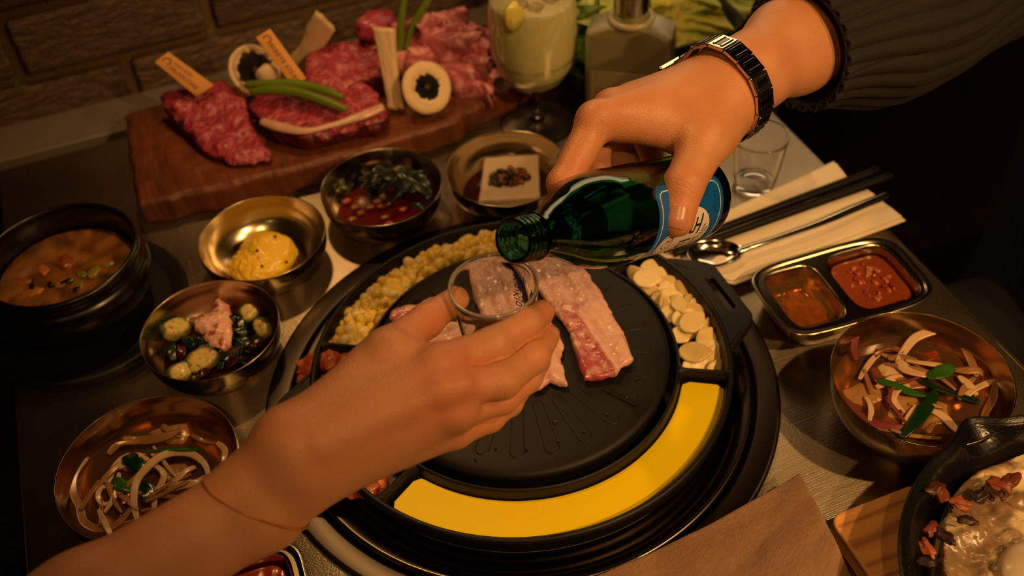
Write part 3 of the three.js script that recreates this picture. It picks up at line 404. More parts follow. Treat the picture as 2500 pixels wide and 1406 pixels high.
{
  const b = fluid('broth', brothShape(0.034, 0.0612), BROTH, 'dim brown broth in the bowl behind the bare forearm', 'broth'); b.position.set(...BOWL.left);
  const o = 'onion_strip', s = 'scallion_strip', g1 = 'onion strips in the broth behind the forearm', l1 = 'onion strip in the forearm side broth';
  strands([
    [mOnion, 0.005, [[-0.3421, 0.035, 0.0282], [-0.3369, 0.037, 0.0165], [-0.327, 0.038, 0.0098], [-0.3166, 0.037, 0.0119], [-0.3092, 0.036, 0.0234]], o, l1, g1],
    [mOnion, 0.006, [[-0.3263, 0.034, 0.0717], [-0.3262, 0.037, 0.0522], [-0.3212, 0.039, 0.036], [-0.3123, 0.04, 0.028], [-0.3024, 0.04, 0.0222], [-0.2919, 0.039, 0.0215], [-0.2799, 0.038, 0.0277], [-0.2724, 0.037, 0.0403], [-0.2716, 0.035, 0.052]], o, 'longest pale onion loop in the broth bowl behind the forearm', undefined],
    [mOnion, 0.004, [[-0.3394, 0.036, 0.0309], [-0.3471, 0.037, 0.0303], [-0.3504, 0.037, 0.0373], [-0.3477, 0.036, 0.0447], [-0.3406, 0.035, 0.0444]], o, 'small closed onion loop in the dim broth bowl', undefined],
    [mOnionDark, 0.006, [[-0.3536, 0.036, -0.0035], [-0.3644, 0.036, 0.0092], [-0.3674, 0.035, 0.0258], [-0.3644, 0.035, 0.0383], [-0.3628, 0.034, 0.0529], [-0.3524, 0.034, 0.0641], [-0.34, 0.034, 0.0643], [-0.3281, 0.035, 0.0552]], o, 'long brown onion strip following the wall of the dim broth bowl', undefined],
    [mOnionDark, 0.005, [[-0.3472, 0.037, 0.0231], [-0.3569, 0.037, 0.0345], [-0.3639, 0.036, 0.043]], o, l1, g1],
    [mOnion, 0.005, [[-0.3087, 0.038, 0.0236], [-0.3024, 0.037, 0.0376], [-0.3109, 0.036, 0.0527], [-0.3149, 0.035, 0.0692]], o, l1, g1],
    [mOnion, 0.005, [[-0.3124, 0.036, 0.0466], [-0.2979, 0.037, 0.0475], [-0.2862, 0.037, 0.0407], [-0.2792, 0.036, 0.039]], o, l1, g1],
    [mOnion, 0.006, [[-0.3047, 0.036, 0.0515], [-0.2927, 0.036, 0.0513], [-0.281, 0.036, 0.0533], [-0.2746, 0.035, 0.0499]], o, l1, g1],
    [mOnion, 0.005, [[-0.2602, 0.037, 0.0235], [-0.2562, 0.036, 0.0328], [-0.2595, 0.035, 0.0428]], o, l1, g1],
    [mOnionDark, 0.007, [[-0.327, 0.036, -0.011], [-0.3124, 0.037, -0.0016], [-0.294, 0.038, 0.0027], [-0.2844, 0.038, 0.001]], o, l1, g1],
    [mOnionDark, 0.006, [[-0.3391, 0.036, 0.0004], [-0.3305, 0.037, -0.0054], [-0.3156, 0.037, -0.0009]], o, l1, g1],
    [mOnionDark, 0.006, [[-0.3512, 0.033, 0.0632], [-0.3372, 0.033, 0.0675], [-0.3224, 0.033, 0.0664]], o, l1, g1],
    [mScallion, 0.003, [[-0.3129, 0.039, 0.0119], [-0.2957, 0.04, 0.0178], [-0.273, 0.039, 0.027]], s, 'thin straight scallion strip at the back of the dim broth', undefined],
    [mScallionDark, 0.013, [[-0.3263, 0.038, 0.0085], [-0.3219, 0.039, 0.0177], [-0.3162, 0.038, 0.0251]], s, 'dark scallion leaf between the two crossing onion loops', undefined],
    [mScallion, 0.011, [[-0.3396, 0.037, 0.0276], [-0.3318, 0.038, 0.0353], [-0.3252, 0.037, 0.0418]], s, 'mid green scallion piece beside the small onion loop', undefined],
    [mScallionDark, 0.012, [[-0.3194, 0.037, 0.0404], [-0.3155, 0.037, 0.0495], [-0.3173, 0.036, 0.0568]], s, 'dark scallion piece nearest the forearm in the dim broth', undefined],
  ], 'left');
  loose(BOWL.left, 0.0365, 16, 11, 'left', g1, l1);
  const cab = (poly, i, l) => single('cabbage_piece', lump({ poly: poly.map(xz), top: 0.0355, bot: 0.024, round: 0.003, amp: 0.002, freq: 70, seed: i * 5, h: 0.0018 }), mCabbage, l, 'cabbage');
  cab([[-0.3083, 0.036, -0.0113], [-0.2767, 0.036, -0.0112], [-0.275, 0.036, 0.0077], [-0.2868, 0.036, 0.0131], [-0.307, 0.036, 0.0021]], 1, 'cabbage piece at the back of the dim broth bowl');
  cab([[-0.3062, 0.036, 0.019], [-0.2834, 0.036, 0.0311], [-0.2827, 0.036, 0.0455], [-0.3034, 0.036, 0.0423]], 2, 'cabbage piece inside the long onion loop');
}
// ---- stone pot of stew
{
  const t = thing('stone_pot', 'black earthenware pot of orange stew standing on a dark tray', 'pot', [-0.346, 0.0162, -0.196]);
  const mPot = mat(0x0c0a08, 0.3, { clearcoat: 0.4, clearcoatRoughness: 0.25 });
  part(t, 'pot_body', lathe([[0, 0.0], [0.045, 0.0], [0.052, 0.004], [0.0645, 0.020], [0.0695, 0.036], [0.0685, 0.046], [0.0655, 0.051], [0.0652, 0.055], [0.0668, 0.060], [0.0665, 0.0635], [0.0645, 0.0650], [0.0622, 0.0635], [0.0605, 0.055], [0.0600, 0.030], [0.05, 0.012], [0, 0.009]], 112, 140), mPot);
  const tray = single('pot_tray', lathe([[0, 0.0], [0.082, 0], [0.088, 0.003], [0.0915, 0.012], [0.091, 0.0155], [0.088, 0.016], [0.078, 0.013], [0.074, 0.0115], [0, 0.0115]], 96), mat(0x0d0907, 0.5), 'low black round tray under the stew pot', 'tray'); tray.position.set(-0.346, 0, -0.196);
  const stew = single('stew', tint(lathe([[0, 0.012], [0.048, 0.014], [0.0585, 0.032], [0.0592, 0.038], [0.0585, 0.0395], [0.05, 0.0402], [0.04, 0.0405], [0.03, 0.0405], [0.02, 0.0405], [0.01, 0.0405], [0, 0.0405]], 96), (x, y, z) => { const n = sstep(-0.25, 0.3, fbm(x * 55, 2, z * 55, 4)); return [mixn(0.10, 0.34, n), mixn(0.035, 0.14, n), mixn(0.008, 0.03, n)]; }), mFood(0xffffff, 0.2, { vertexColors: true }), 'orange brown stew in the black earthenware pot', 'stew'); stew.position.set(-0.346, 0.0162, -0.196);
  [[[-0.3765, 0.056, -0.1843], 0.010, 0xa9682a], [[-0.3244, 0.057, -0.1867], 0.008, 0x8a7a14], [[-0.3347, 0.057, -0.1886], 0.006, 0x6e6a10], [[-0.3117, 0.057, -0.1921], 0.006, 0x7f7412], [[-0.3522, 0.057, -0.1856], 0.007, 0x96601c], [[-0.3663, 0.056, -0.21], 0.009, 0xa9622a], [[-0.3824, 0.056, -0.2006], 0.007, 0x9a5a20], [[-0.3396, 0.056, -0.1755], 0.007, 0x7a6c14], [[-0.3467, 0.057, -0.2111], 0.010, 0x8d4416]].forEach(([p, r, c], i) => { const m = single(c & 0x4000 && i % 2 ? 'vegetable_piece' : 'tofu_piece', blob(r * 0.72, 0.35, 1.5, i * 2, 3, [1.3, 0.35, 0.85]), mFood(c, 0.4), placed('soft piece floating on the stew', p, [-0.346, 0, -0.196], 0.058, ['potato', 'forearm', 'table edge', 'wall']), 'stew piece', 'pieces on the stew'); m.position.set(p[0], p[1], p[2]); m.rotation.y = i; });
  [[[-0.3758, 0.058, -0.1954], [-0.3758, 0.058, -0.1845]], [[-0.3625, 0.058, -0.1893], [-0.3589, 0.058, -0.1822]], [[-0.3523, 0.059, -0.1835], [-0.3415, 0.059, -0.1818]], [[-0.343, 0.058, -0.1684], [-0.3375, 0.058, -0.1723]]].forEach(([a, b]) => single('seaweed_strip', strip([a, [(a[0] + b[0]) / 2, a[1] + 0.001, (a[2] + b[2]) / 2], b], 0.004, 0.001, 0.3, 8), mFood(0x14130a, 0.3), placed('seaweed strip on the stew', a, [-0.346, 0, -0.196], 0.058, ['potato', 'forearm', 'table edge', 'wall']), 'seaweed', 'seaweed on the stew'));
}
// ---------------------------------------------------------------- food in the grill pan
function sector(r0, r1, a0, a1, y, rc, wob = 0) {
  const pts = [], A0 = a0 * Math.PI / 180, A1 = a1 * Math.PI / 180, N = 80; const out = [];
  for (let i = 0; i <= N; i++) { const a = mixn(A0, A1, i / N), e = Math.min(i, N - i) / N * (A1 - A0) * r1, k = e < rc ? rc - Math.sqrt(Math.max(0, rc * rc - (rc - e) ** 2)) : 0; out.push([Math.cos(a) * (r1 - k), Math.sin(a) * (r1 - k)]); }
  for (let i = N; i >= 0; i--) { const a = mixn(A0, A1, i / N), e = Math.min(i, N - i) / N * (A1 - A0) * r0, k = e < rc ? rc - Math.sqrt(Math.max(0, rc * rc - (rc - e) ** 2)) : 0; out.push([Math.cos(a) * (r0 + k), Math.sin(a) * (r0 + k)]); }
  return out;
}
{
  const s = new THREE.Shape(sector(0.1288, 0.1622, 31.5, 147.6, 0, 0.006).map(([x, z]) => new THREE.Vector2(x, -z)));
  const egg = single('egg_mixture', new THREE.ExtrudeGeometry(s, { depth: 0.0135, bevelEnabled: true, bevelSize: 0.0012, bevelThickness: 0.0012, bevelOffset: -0.0012, bevelSegments: 4 }).rotateX(-Math.PI / 2).translate(G[0], 0.0124, G[2]), mat(0xf8dc06, 0.4, { specularIntensity: 0.25, }), 'bright yellow beaten egg filling the longest section of the grill pan', 'egg');
}
// corn salad: nobody could count it
{
  const R = rng(3), K = blob(0.0053, 0.10, 1.3, 2, 3, [1, 0.8, 0.85]), N = 900, m = new THREE.InstancedMesh(K, mat(0xffffff, 0.42, { clearcoat: 0.2, clearcoatRoughness: 0.3 }), N), d = new THREE.Object3D(), c = new THREE.Color();
  for (let i = 0; i < N; i++) {
    const a = (212 + R() * 114) * Math.PI / 180, t = R(), r = 0.1300 + t * 0.0305, heap = 1 - Math.pow(Math.abs(t - 0.5) * 2, 3);
    d.position.set(G[0] + Math.cos(a) * r, 0.016 + heap * 0.013 * (0.25 + R() * 0.75) + R() * 0.007 + 0.003 * n3(Math.cos(a) * 30, 0, Math.sin(a) * 30), G[2] + Math.sin(a) * r); d.rotation.set(R() * 6, R() * 6, R() * 6); d.scale.setScalar(0.75 + R() * 0.5); d.updateMatrix(); m.setMatrixAt(i, d.matrix);
    const k = R(); k < 0.7 ? c.setRGB(0.84, 0.54 + R() * 0.09, 0.06 + R() * 0.04) : c.setRGB(0.86, 0.68, 0.22 + R() * 0.1); m.setColorAt(i, c);
  }
  m.name = 'corn_salad'; m.userData = { label: 'yellow corn salad heaped in the rear section of the grill pan', category: 'corn', kind: 'stuff' }; scene.add(shadows(m));
  const bed = new THREE.Shape(sector(0.1298, 0.1612, 212.5, 327.5, 0, 0.008).map(([x, z]) => new THREE.Vector2(x, -z)));
  single('corn_dressing', new THREE.ExtrudeGeometry(bed, { depth: 0.0105, bevelEnabled: false }).rotateX(-Math.PI / 2).translate(G[0], 0.0118, G[2]), mFood(0xe2cc78, 0.4), 'creamy dressing under the yellow corn salad', 'dressing');
}
// kimchi
[[[-0.1736, 0.024, -0.0337], 0.012], [[-0.1598, 0.026, -0.0319], 0.010], [[-0.179, 0.02, -0.022], 0.011], [[-0.1461, 0.022, -0.0271], 0.011], [[-0.1654, 0.024, 0.0977], 0.010], [[-0.1735, 0.02, 0.0939], 0.009], [[-0.1574, 0.02, 0.0953], 0.009]].forEach(([p, r], i) => {
  const g = tint(blob(r, 0.26, 1.7, i * 4.3, 4, [1.15, 0.65, 0.9]), (x, y, z) => { const k = sstep(-0.15, 0.3, fbm(x * 90 + i, y * 90, z * 90)); return [mixn(0.42, 0.78, k), mixn(0.05, 0.24, k), mixn(0.015, 0.07, k)]; });
  const m = single('kimchi_piece', g, mVeal, ['glossy kimchi piece at the rim nearest the spicy bowl', 'kimchi piece lying highest beside the thumb knuckle', 'kimchi piece at the near end by the handle', 'kimchi piece next to the divider of the corn section', 'largest kimchi piece between the wrist and the egg section', 'kimchi piece half under the wrist at the outer rim', 'kimchi piece squeezed against the egg divider'][i], 'kimchi'); m.position.set(...p); m.rotation.y = i * 1.3;
});
// garlic slices
{
  const R = rng(9), mG = [0xecd79a, 0xe4cb88, 0xf0dca8, 0xdcc07a].map((c) => mat(c, 0.42, { clearcoat: 0.3, clearcoatRoughness: 0.3 }));
  const shape = (w, l, k) => lump({ poly: Array.from({ length: 18 }, (_, i) => { const a = i / 18 * 6.283, taper = 1 - 0.38 * sstep(0.1, 1, Math.cos(a)); return [Math.cos(a) * l, Math.sin(a) * w * taper]; }), top: (x, z) => 0.0014 + 0.0008 * n3(x * 90 + k, k, z * 90), bot: (x, z) => -0.0014 + 0.0008 * n3(x * 90 + k, k, z * 90), round: 0.0013, amp: 0.0005, freq: 90, seed: k, h: 0.0009 });
  const kinds = [shape(0.0085, 0.0125, 1), shape(0.0070, 0.0120, 2), shape(0.0095, 0.0130, 3), shape(0.0060, 0.0105, 4)];
  const L = ['topmost slice at the end nearest the bottle', 'slice standing at the inner wall beside the drain slot', 'slice half under the topmost one by the bottle', 'long slice pointing to the outer wall below the bottle', 'slice behind the pale middle ones along the inner wall', 'narrow slice lying along the inner wall', 'slice wedged below the long pointed one', 'tall slice standing upright mid heap', 'small slice tucked beside the upright one', 'slice leaning on the outer wall opposite the handle slot', 'end slice peeking over the leaning one at the outer wall', 'tan slice flat against the outer wall', 'slice leaning over the inner wall halfway along', 'round bright slice facing up mid heap', 'tan slice below the leaning one at the outer wall', 'slice half hidden by the round bright one', 'slice under the round bright one', 'large pale slice facing up next to the outer gap', 'curved slice overlapping the large pale one', 'small slice standing by the outer wall near the corner', 'flat slice at the inner wall past the middle', 'long slice pointing at the outer corner', 'slice beneath the long one at the outer corner', 'biggest round slice near the divider', 'small slice in the outer corner by the divider', 'second small slice in the outer corner by the divider', 'slice lying flat along the divider', 'short slice at the outer end of the divider', 'slice between the biggest one and the corner'];
  const at = [[0.1288, 0.026, -0.0197], [0.1116, 0.025, -0.0192], [0.1173, 0.027, -0.0087], [0.1326, 0.025, -0.0001], [0.1296, 0.024, -0.0109], [0.1157, 0.022, -0.0012], [0.1329, 0.022, 0.0072], [0.116, 0.026, 0.0157], [0.1261, 0.024, 0.0165], [0.1421, 0.026, 0.0147], [0.1486, 0.024, 0.016], [0.1426, 0.024, 0.0294], [0.1168, 0.024, 0.0203], [0.1266, 0.029, 0.0312], [0.1451, 0.023, 0.0385], [0.1369, 0.026, 0.039], [0.1191, 0.022, 0.0339], [0.1279, 0.029, 0.054], [0.126, 0.025, 0.0438], [0.1421, 0.024, 0.0578], [0.1163, 0.024, 0.0593], [0.1298, 0.028, 0.0714], [0.135, 0.023, 0.0776], [0.1141, 0.028, 0.0838], [0.1336, 0.022, 0.0877], [0.1296, 0.021, 0.0917], [0.1104, 0.021, 0.0917], [0.1264, 0.021, 0.0988], [0.1276, 0.024, 0.0801]];
  const ang = [0.2, 1.2, 0.5, 0.3, 0.4, 0.9, 0.1, 1.8, 0.3, 1.2, 0.8, 0.9, 1.3, 1.7, 0.9, 0.8, 0.4, -0.4, -0.2, -0.7, 0.2, -0.5, -0.7, 0.4, 0.1, 0.6, 0, 0, 0.2], tl = [0.5, 1.0, 0.4, 0.7, 0.6, 0.7, 0.4, 1.0, 0.6, 0.8, 0.8, 0.7, 0.9, 0.25, 0.7, 0.6, 0.4, 0.15, 0.35, 0.9, 0.3, 0.45, 0.5, 0.12, 0.5, 0.5, 0.7, 0.7, 0.4];
  at.forEach((p, i) => { const big = i === 23 || i === 17; const m = single('garlic_slice', kinds[big ? 2 : i % 4], mG[i % 4], 'raw garlic: ' + L[i], 'garlic', 'garlic slices in the small pan section'); m.position.set(...p); m.rotation.set(tl[i] * 0.9, -ang[i], tl[i] * 0.35 * (R() - 0.5), 'YXZ'); if (big) m.scale.setScalar(1.12); });
}
// pork belly on the griddle
function porkColours(a, b, redEnd, seed) { // a, b: ends of the strip's long axis (x, z)
  const L = Math.hypot(b[0] - a[0], b[2] - a[2]), ux = (b[0] - a[0]) / L, uz = (b[2] - a[2]) / L;
  return (x, y, z) => {
    const s = ((x - a[0]) * ux + (z - a[2]) * uz) / L, w = (-(x - a[0]) * uz + (z - a[2]) * ux), ww = w + 0.002 * fbm(s * 9 + seed, w * 60, seed, 3), bands = Math.sin(ww * 420 + seed) * 0.5 + 0.5, n = fbm(x * 130, y * 130, z * 130 + seed, 3);
    let red = clamp(sstep(0.55, 0.95, bands) * 0.30 * (0.6 + 0.8 * n3(s * 3, ww * 90, seed)) + 0.14 + n * 0.3);
    const edge = -0.0065 + 0.003 * fbm(s * 6 + seed, 2, seed, 3) - 0.012 * (1 - sstep(0.3, 0.6, s)); red = clamp(red + redEnd * sstep(0.34, 0.55, s) * sstep(edge - 0.002, edge + 0.001, w) * (1 - 0.75 * sstep(0.0045, 0.007, ww) * (1 - sstep(0.6, 0.8, s))) * (0.8 + 1.1 * n) * (bands > 0.8 && s < 0.8 ? 0.55 : 1));
    return [mixn(0.80, 0.42, red), mixn(0.50, 0.07, red), mixn(0.40, 0.09, red)];
  };
}
{
  const mk = (poly, top, a, b, red, seed, label) => single('pork_belly_slice', tint(lump({ poly: poly.map(xz), top, bot: 0.0468, round: 0.0025, amp: 0.0011, freq: 90, seed, h: 0.0011, extra: (v, x, y, z) => { const L = Math.hypot(b[0] - a[0], b[2] - a[2]), w = (-(x - a[0]) * (b[2] - a[2]) + (z - a[2]) * (b[0] - a[0])) / L; return v + 0.0009 * Math.sin(w * 420 + seed) * (0.6 + n3(x * 30, 1, z * 30)) + 0.0004 * n3(x * 260, y * 260, z * 260); } }), porkColours(a, b, red, seed)), mVeal, label, 'meat');
  mk([[0.0062, 0.053, -0.0752], [0.04, 0.053, -0.0595], [0.0627, 0.053, -0.0199], [0.0633, 0.053, 0.0093], [0.0622, 0.053, 0.0414], [0.0619, 0.053, 0.0633], [0.0564, 0.053, 0.089], [0.0457, 0.053, 0.0924], [0.0373, 0.053, 0.0963], [0.0254, 0.053, 0.0963], [0.0127, 0.053, 0.0919], [0.0154, 0.053, 0.0728], [0.0228, 0.053, 0.0432], [0.0222, 0.053, 0.0282], [0.0197, 0.053, 0.0069], [0.0184, 0.053, -0.0251]], (x, z) => 0.0545 + 0.001 * n3(x * 60, 2, z * 60), [0.0259, 0.053, -0.0435], [0.0314, 0.053, 0.0959], 0.9, 1, 'long striped slice of raw pork belly lying under the bottle');
  mk([[-0.0281, 0.053, -0.0685], [-0.0037, 0.053, -0.0639], [0.012, 0.053, -0.0444], [0.0111, 0.053, -0.0073], [0.0139, 0.053, 0.0293], [0.0135, 0.053, 0.0533], [0.0066, 0.053, 0.0643], [0.0001, 0.053, 0.0921], [-0.0122, 0.053, 0.083], [-0.0233, 0.053, 0.0869], [-0.0302, 0.053, 0.0816], [-0.0334, 0.053, 0.06], [-0.0386, 0.053, 0.0104], [-0.0382, 0.053, -0.0299]], (x, z) => 0.0535 + 0.0015 * n3(x * 80, 5, z * 80), [-0.009, 0.053, -0.0596], [-0.0152, 0.053, 0.0861], 0.15, 3.3, 'pale slice of pork belly seen through the held glass and past the fingertips');
  mk([[-0.1049, 0.053, -0.0321], [-0.0984, 0.053, -0.0419], [-0.0877, 0.053, -0.0422], [-0.0791, 0.053, -0.0357], [-0.0664, 0.053, -0.0418], [-0.0552, 0.053, -0.0222], [-0.0477, 0.053, 0.0063], [-0.0492, 0.053, 0.0297], [-0.0772, 0.053, 0.0218], [-0.0937, 0.053, 0.0096], [-0.1034, 0.053, -0.0141]], (x, z) => 0.0545 + 0.0015 * n3(x * 90, 9, z * 90), [-0.0537, 0.053, -0.0266], [-0.1081, 0.053, -0.0211], 0.9, 6.1, 'small red ended slice of pork belly behind the thumb of the lower hand');
}
// ---------------------------------------------------------------- meat board
const tWood = tex(512, 512, (u, v) => { const g = pn(u * 0.15 + 0.1 * pn(u, v, 3), v, 26) * 0.5 + 0.5 * pn(u * 0.2, v, 70, 4), b = pn(u, v, 3, 6); const k = 0.62 + 0.18 * g + 0.12 * b; return [0.70 * k, 0.42 * k, 0.24 * k]; });
const tPine = tex(512, 512, (u, v) => { const w = v + 0.05 * pn(u, v, 2, 3), g = Math.pow(Math.abs(Math.sin(w * Math.PI * 9 + pn(u * 0.3, v, 4) * 2)), 8), f = pn(u * 0.1, v, 80, 2); const k = 1 - 0.22 * g + 0.06 * f; return [0.92 * k, 0.67 * k * (1 - 0.05 * g), 0.38 * k]; });
const mBoard = mat(0xf0d2b0, 0.5, { map: rep(tWood, 3.2, 3.2) });
{
  const pts = []; for (let i = 0; i <= 40; i++) { const t = i / 40, x = mixn(-0.282, 0.155, t), z = -0.2935 + (t > 0.75 ? -(t - 0.75) * 0.14 : 0.012 * Math.sin(t * 3.4)) + 0.005 * n3(t * 7, 1, 0) + 0.003 * n3(t * 22, 2, 0); pts.push([x, z]); }
  pts.push([0.162, -0.36], [0.158, -0.445], [0.10, -0.458], [-0.275, -0.456]);
  single('meat_board', planarUV(lump({ poly: pts, top: (x, z) => 0.035 + 0.0006 * n3(x * 20, 0, z * 20), bot: 0.0008, round: 0.004, amp: 0.0016, freq: 45, seed: 3, h: 0.0028, extra: (v, x, y, z) => v + (z > -0.36 ? (0.035 - y) * 0.12 * (0.7 + n3(x * 30, y * 20, 3)) : 0) }), V(0, 0.4, 1), V(1, 0.2, 0.06), 1), mBoard, 'thick reddish wooden board with a rough natural front edge carrying raw meat', 'board');
}
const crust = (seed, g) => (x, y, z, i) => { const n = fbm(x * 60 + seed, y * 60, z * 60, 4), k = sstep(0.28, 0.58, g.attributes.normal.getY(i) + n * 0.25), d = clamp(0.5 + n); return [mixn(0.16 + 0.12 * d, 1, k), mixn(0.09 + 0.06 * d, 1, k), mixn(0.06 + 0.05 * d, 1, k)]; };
function steak(poly, top, bot, seed, label, y0, kx, kz, sc = 1) {
  const g = lump({ poly: poly.map(xz), top, bot, round: 0.005, amp: 0.0035, freq: 42, seed, h: 0.0017 });
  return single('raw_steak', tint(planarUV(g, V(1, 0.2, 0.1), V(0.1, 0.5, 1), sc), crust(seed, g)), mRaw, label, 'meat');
}
{
  // front steak: thick, its marbled cut face up and tipped towards the near edge
  const tf = (x, z) => 0.064 - (z + 0.39) * 0.26 + (x + 0.2) * 0.06 + 0.002 * n3(x * 50, 0, z * 50);
  steak([[-0.232, 0.075, -0.4226], [-0.2115, 0.078, -0.4255], [-0.1875, 0.079, -0.4162], [-0.1664, 0.08, -0.4148], [-0.1579, 0.078, -0.395], [-0.1514, 0.075, -0.3846], [-0.1553, 0.07, -0.3536], [-0.1497, 0.064, -0.3312], [-0.1435, 0.056, -0.3069], [-0.149, 0.054, -0.2929], [-0.1588, 0.05, -0.2948], [-0.1626, 0.048, -0.2867], [-0.167, 0.05, -0.2944], [-0.1852, 0.053, -0.3046], [-0.1977, 0.056, -0.3205], [-0.2088, 0.06, -0.3434], [-0.2188, 0.066, -0.373], [-0.2296, 0.07, -0.4031]], tf, (x, z) => 0.0365 + (x < -0.215 ? 0 : 0), 2, 'thick marbled raw steak nearest the corner of the board with a wooden tag', 0.0615, -0.06, 0.26, 1);
  // ribeye with a fat band in front
  steak([[-0.1505, 0.067, -0.3731], [-0.1313, 0.067, -0.3919], [-0.098, 0.068, -0.3862], [-0.0637, 0.07, -0.3825], [-0.0356, 0.07, -0.3728], [-0.0241, 0.068, -0.3375], [-0.0223, 0.066, -0.3082], [-0.0272, 0.064, -0.2929], [-0.0499, 0.063, -0.2949], [-0.0869, 0.062, -0.2978], [-0.1106, 0.062, -0.3019], [-0.1279, 0.062, -0.3162], [-0.1437, 0.063, -0.3373]], (x, z) => 0.0645 - (z + 0.39) * 0.10 + 0.002 * n3(x * 45, 3, z * 45), 0.0362, 5, 'raw ribeye steak with a pale fat edge under two green beans', 0.0625, 0, 0.1, 0.8);
  steak([[-0.0872, 0.08, -0.394], [-0.0769, 0.083, -0.4162], [-0.0551, 0.085, -0.4228], [-0.0302, 0.085, -0.4157], [-0.01, 0.085, -0.4002], [-0.0015, 0.083, -0.3846], [-0.0142, 0.08, -0.3577], [-0.031, 0.078, -0.3611], [-0.0528, 0.077, -0.353], [-0.0811, 0.076, -0.3605], [-0.0917, 0.077, -0.3722]], (x, z) => 0.082 - (z + 0.43) * 0.25 + 0.002 * n3(x * 55, 7, z * 55), 0.036, 9, 'dark raw steak piece behind the ribeye and the mushrooms', 0.05, 0, 0.2, 1.2);
  const fat = single('fat_strip', tint(tube([[-0.1445, 0.062, -0.3347], [-0.1281, 0.061, -0.3163], [-0.1089, 0.061, -0.3011], [-0.0828, 0.062, -0.2973], [-0.0532, 0.063, -0.298], [-0.0289, 0.064, -0.3014]], (t) => 0.0045 + 0.0012 * Math.sin(t * 9), 40, 10, 0.8), (x, y, z) => { const n = fbm(x * 90, y * 90, z * 90); return [0.62 + n * 0.2, 0.36 + n * 0.15, 0.25 + n * 0.1]; }), mVeal, 'pale fat strip along the front of the ribeye steak', 'fat');
  const roll = tint(blob(0.021, 0.22, 1.6, 4, 5, [1.25, 0.75, 0.8]), (x, y, z) => { const n = fbm(x * 70, y * 70, z * 70, 4), k = sstep(0.15, 0.4, n); return [0.36 + 0.25 * k, 0.04 + 0.14 * k, 0.075 + 0.16 * k]; });
  const rl = single('beef_roll', roll, mVeal, 'small dark red roll of beef at the rear of the board', 'meat'); const rp = [0.001, 0.085, -0.418]; rl.position.set(...rp); rl.rotation.set(0.2, 0.5, -0.25);
  const rl2 = single('beef_piece', tint(blob(0.020, 0.25, 1.7, 8, 4, [1.3, 0.7, 0.9]), (x, y, z) => { const k = sstep(0.1, 0.4, fbm(x * 70, y * 70, z * 70, 4)); return [0.30 + 0.3 * k, 0.03 + 0.14 * k, 0.035 + 0.11 * k]; }), mVeal, 'dark red beef piece wedged beneath the small beef roll', 'meat'); rl2.position.set(...[-0.002, 0.055, -0.4283]); rl2.rotation.y = 0.4;
}
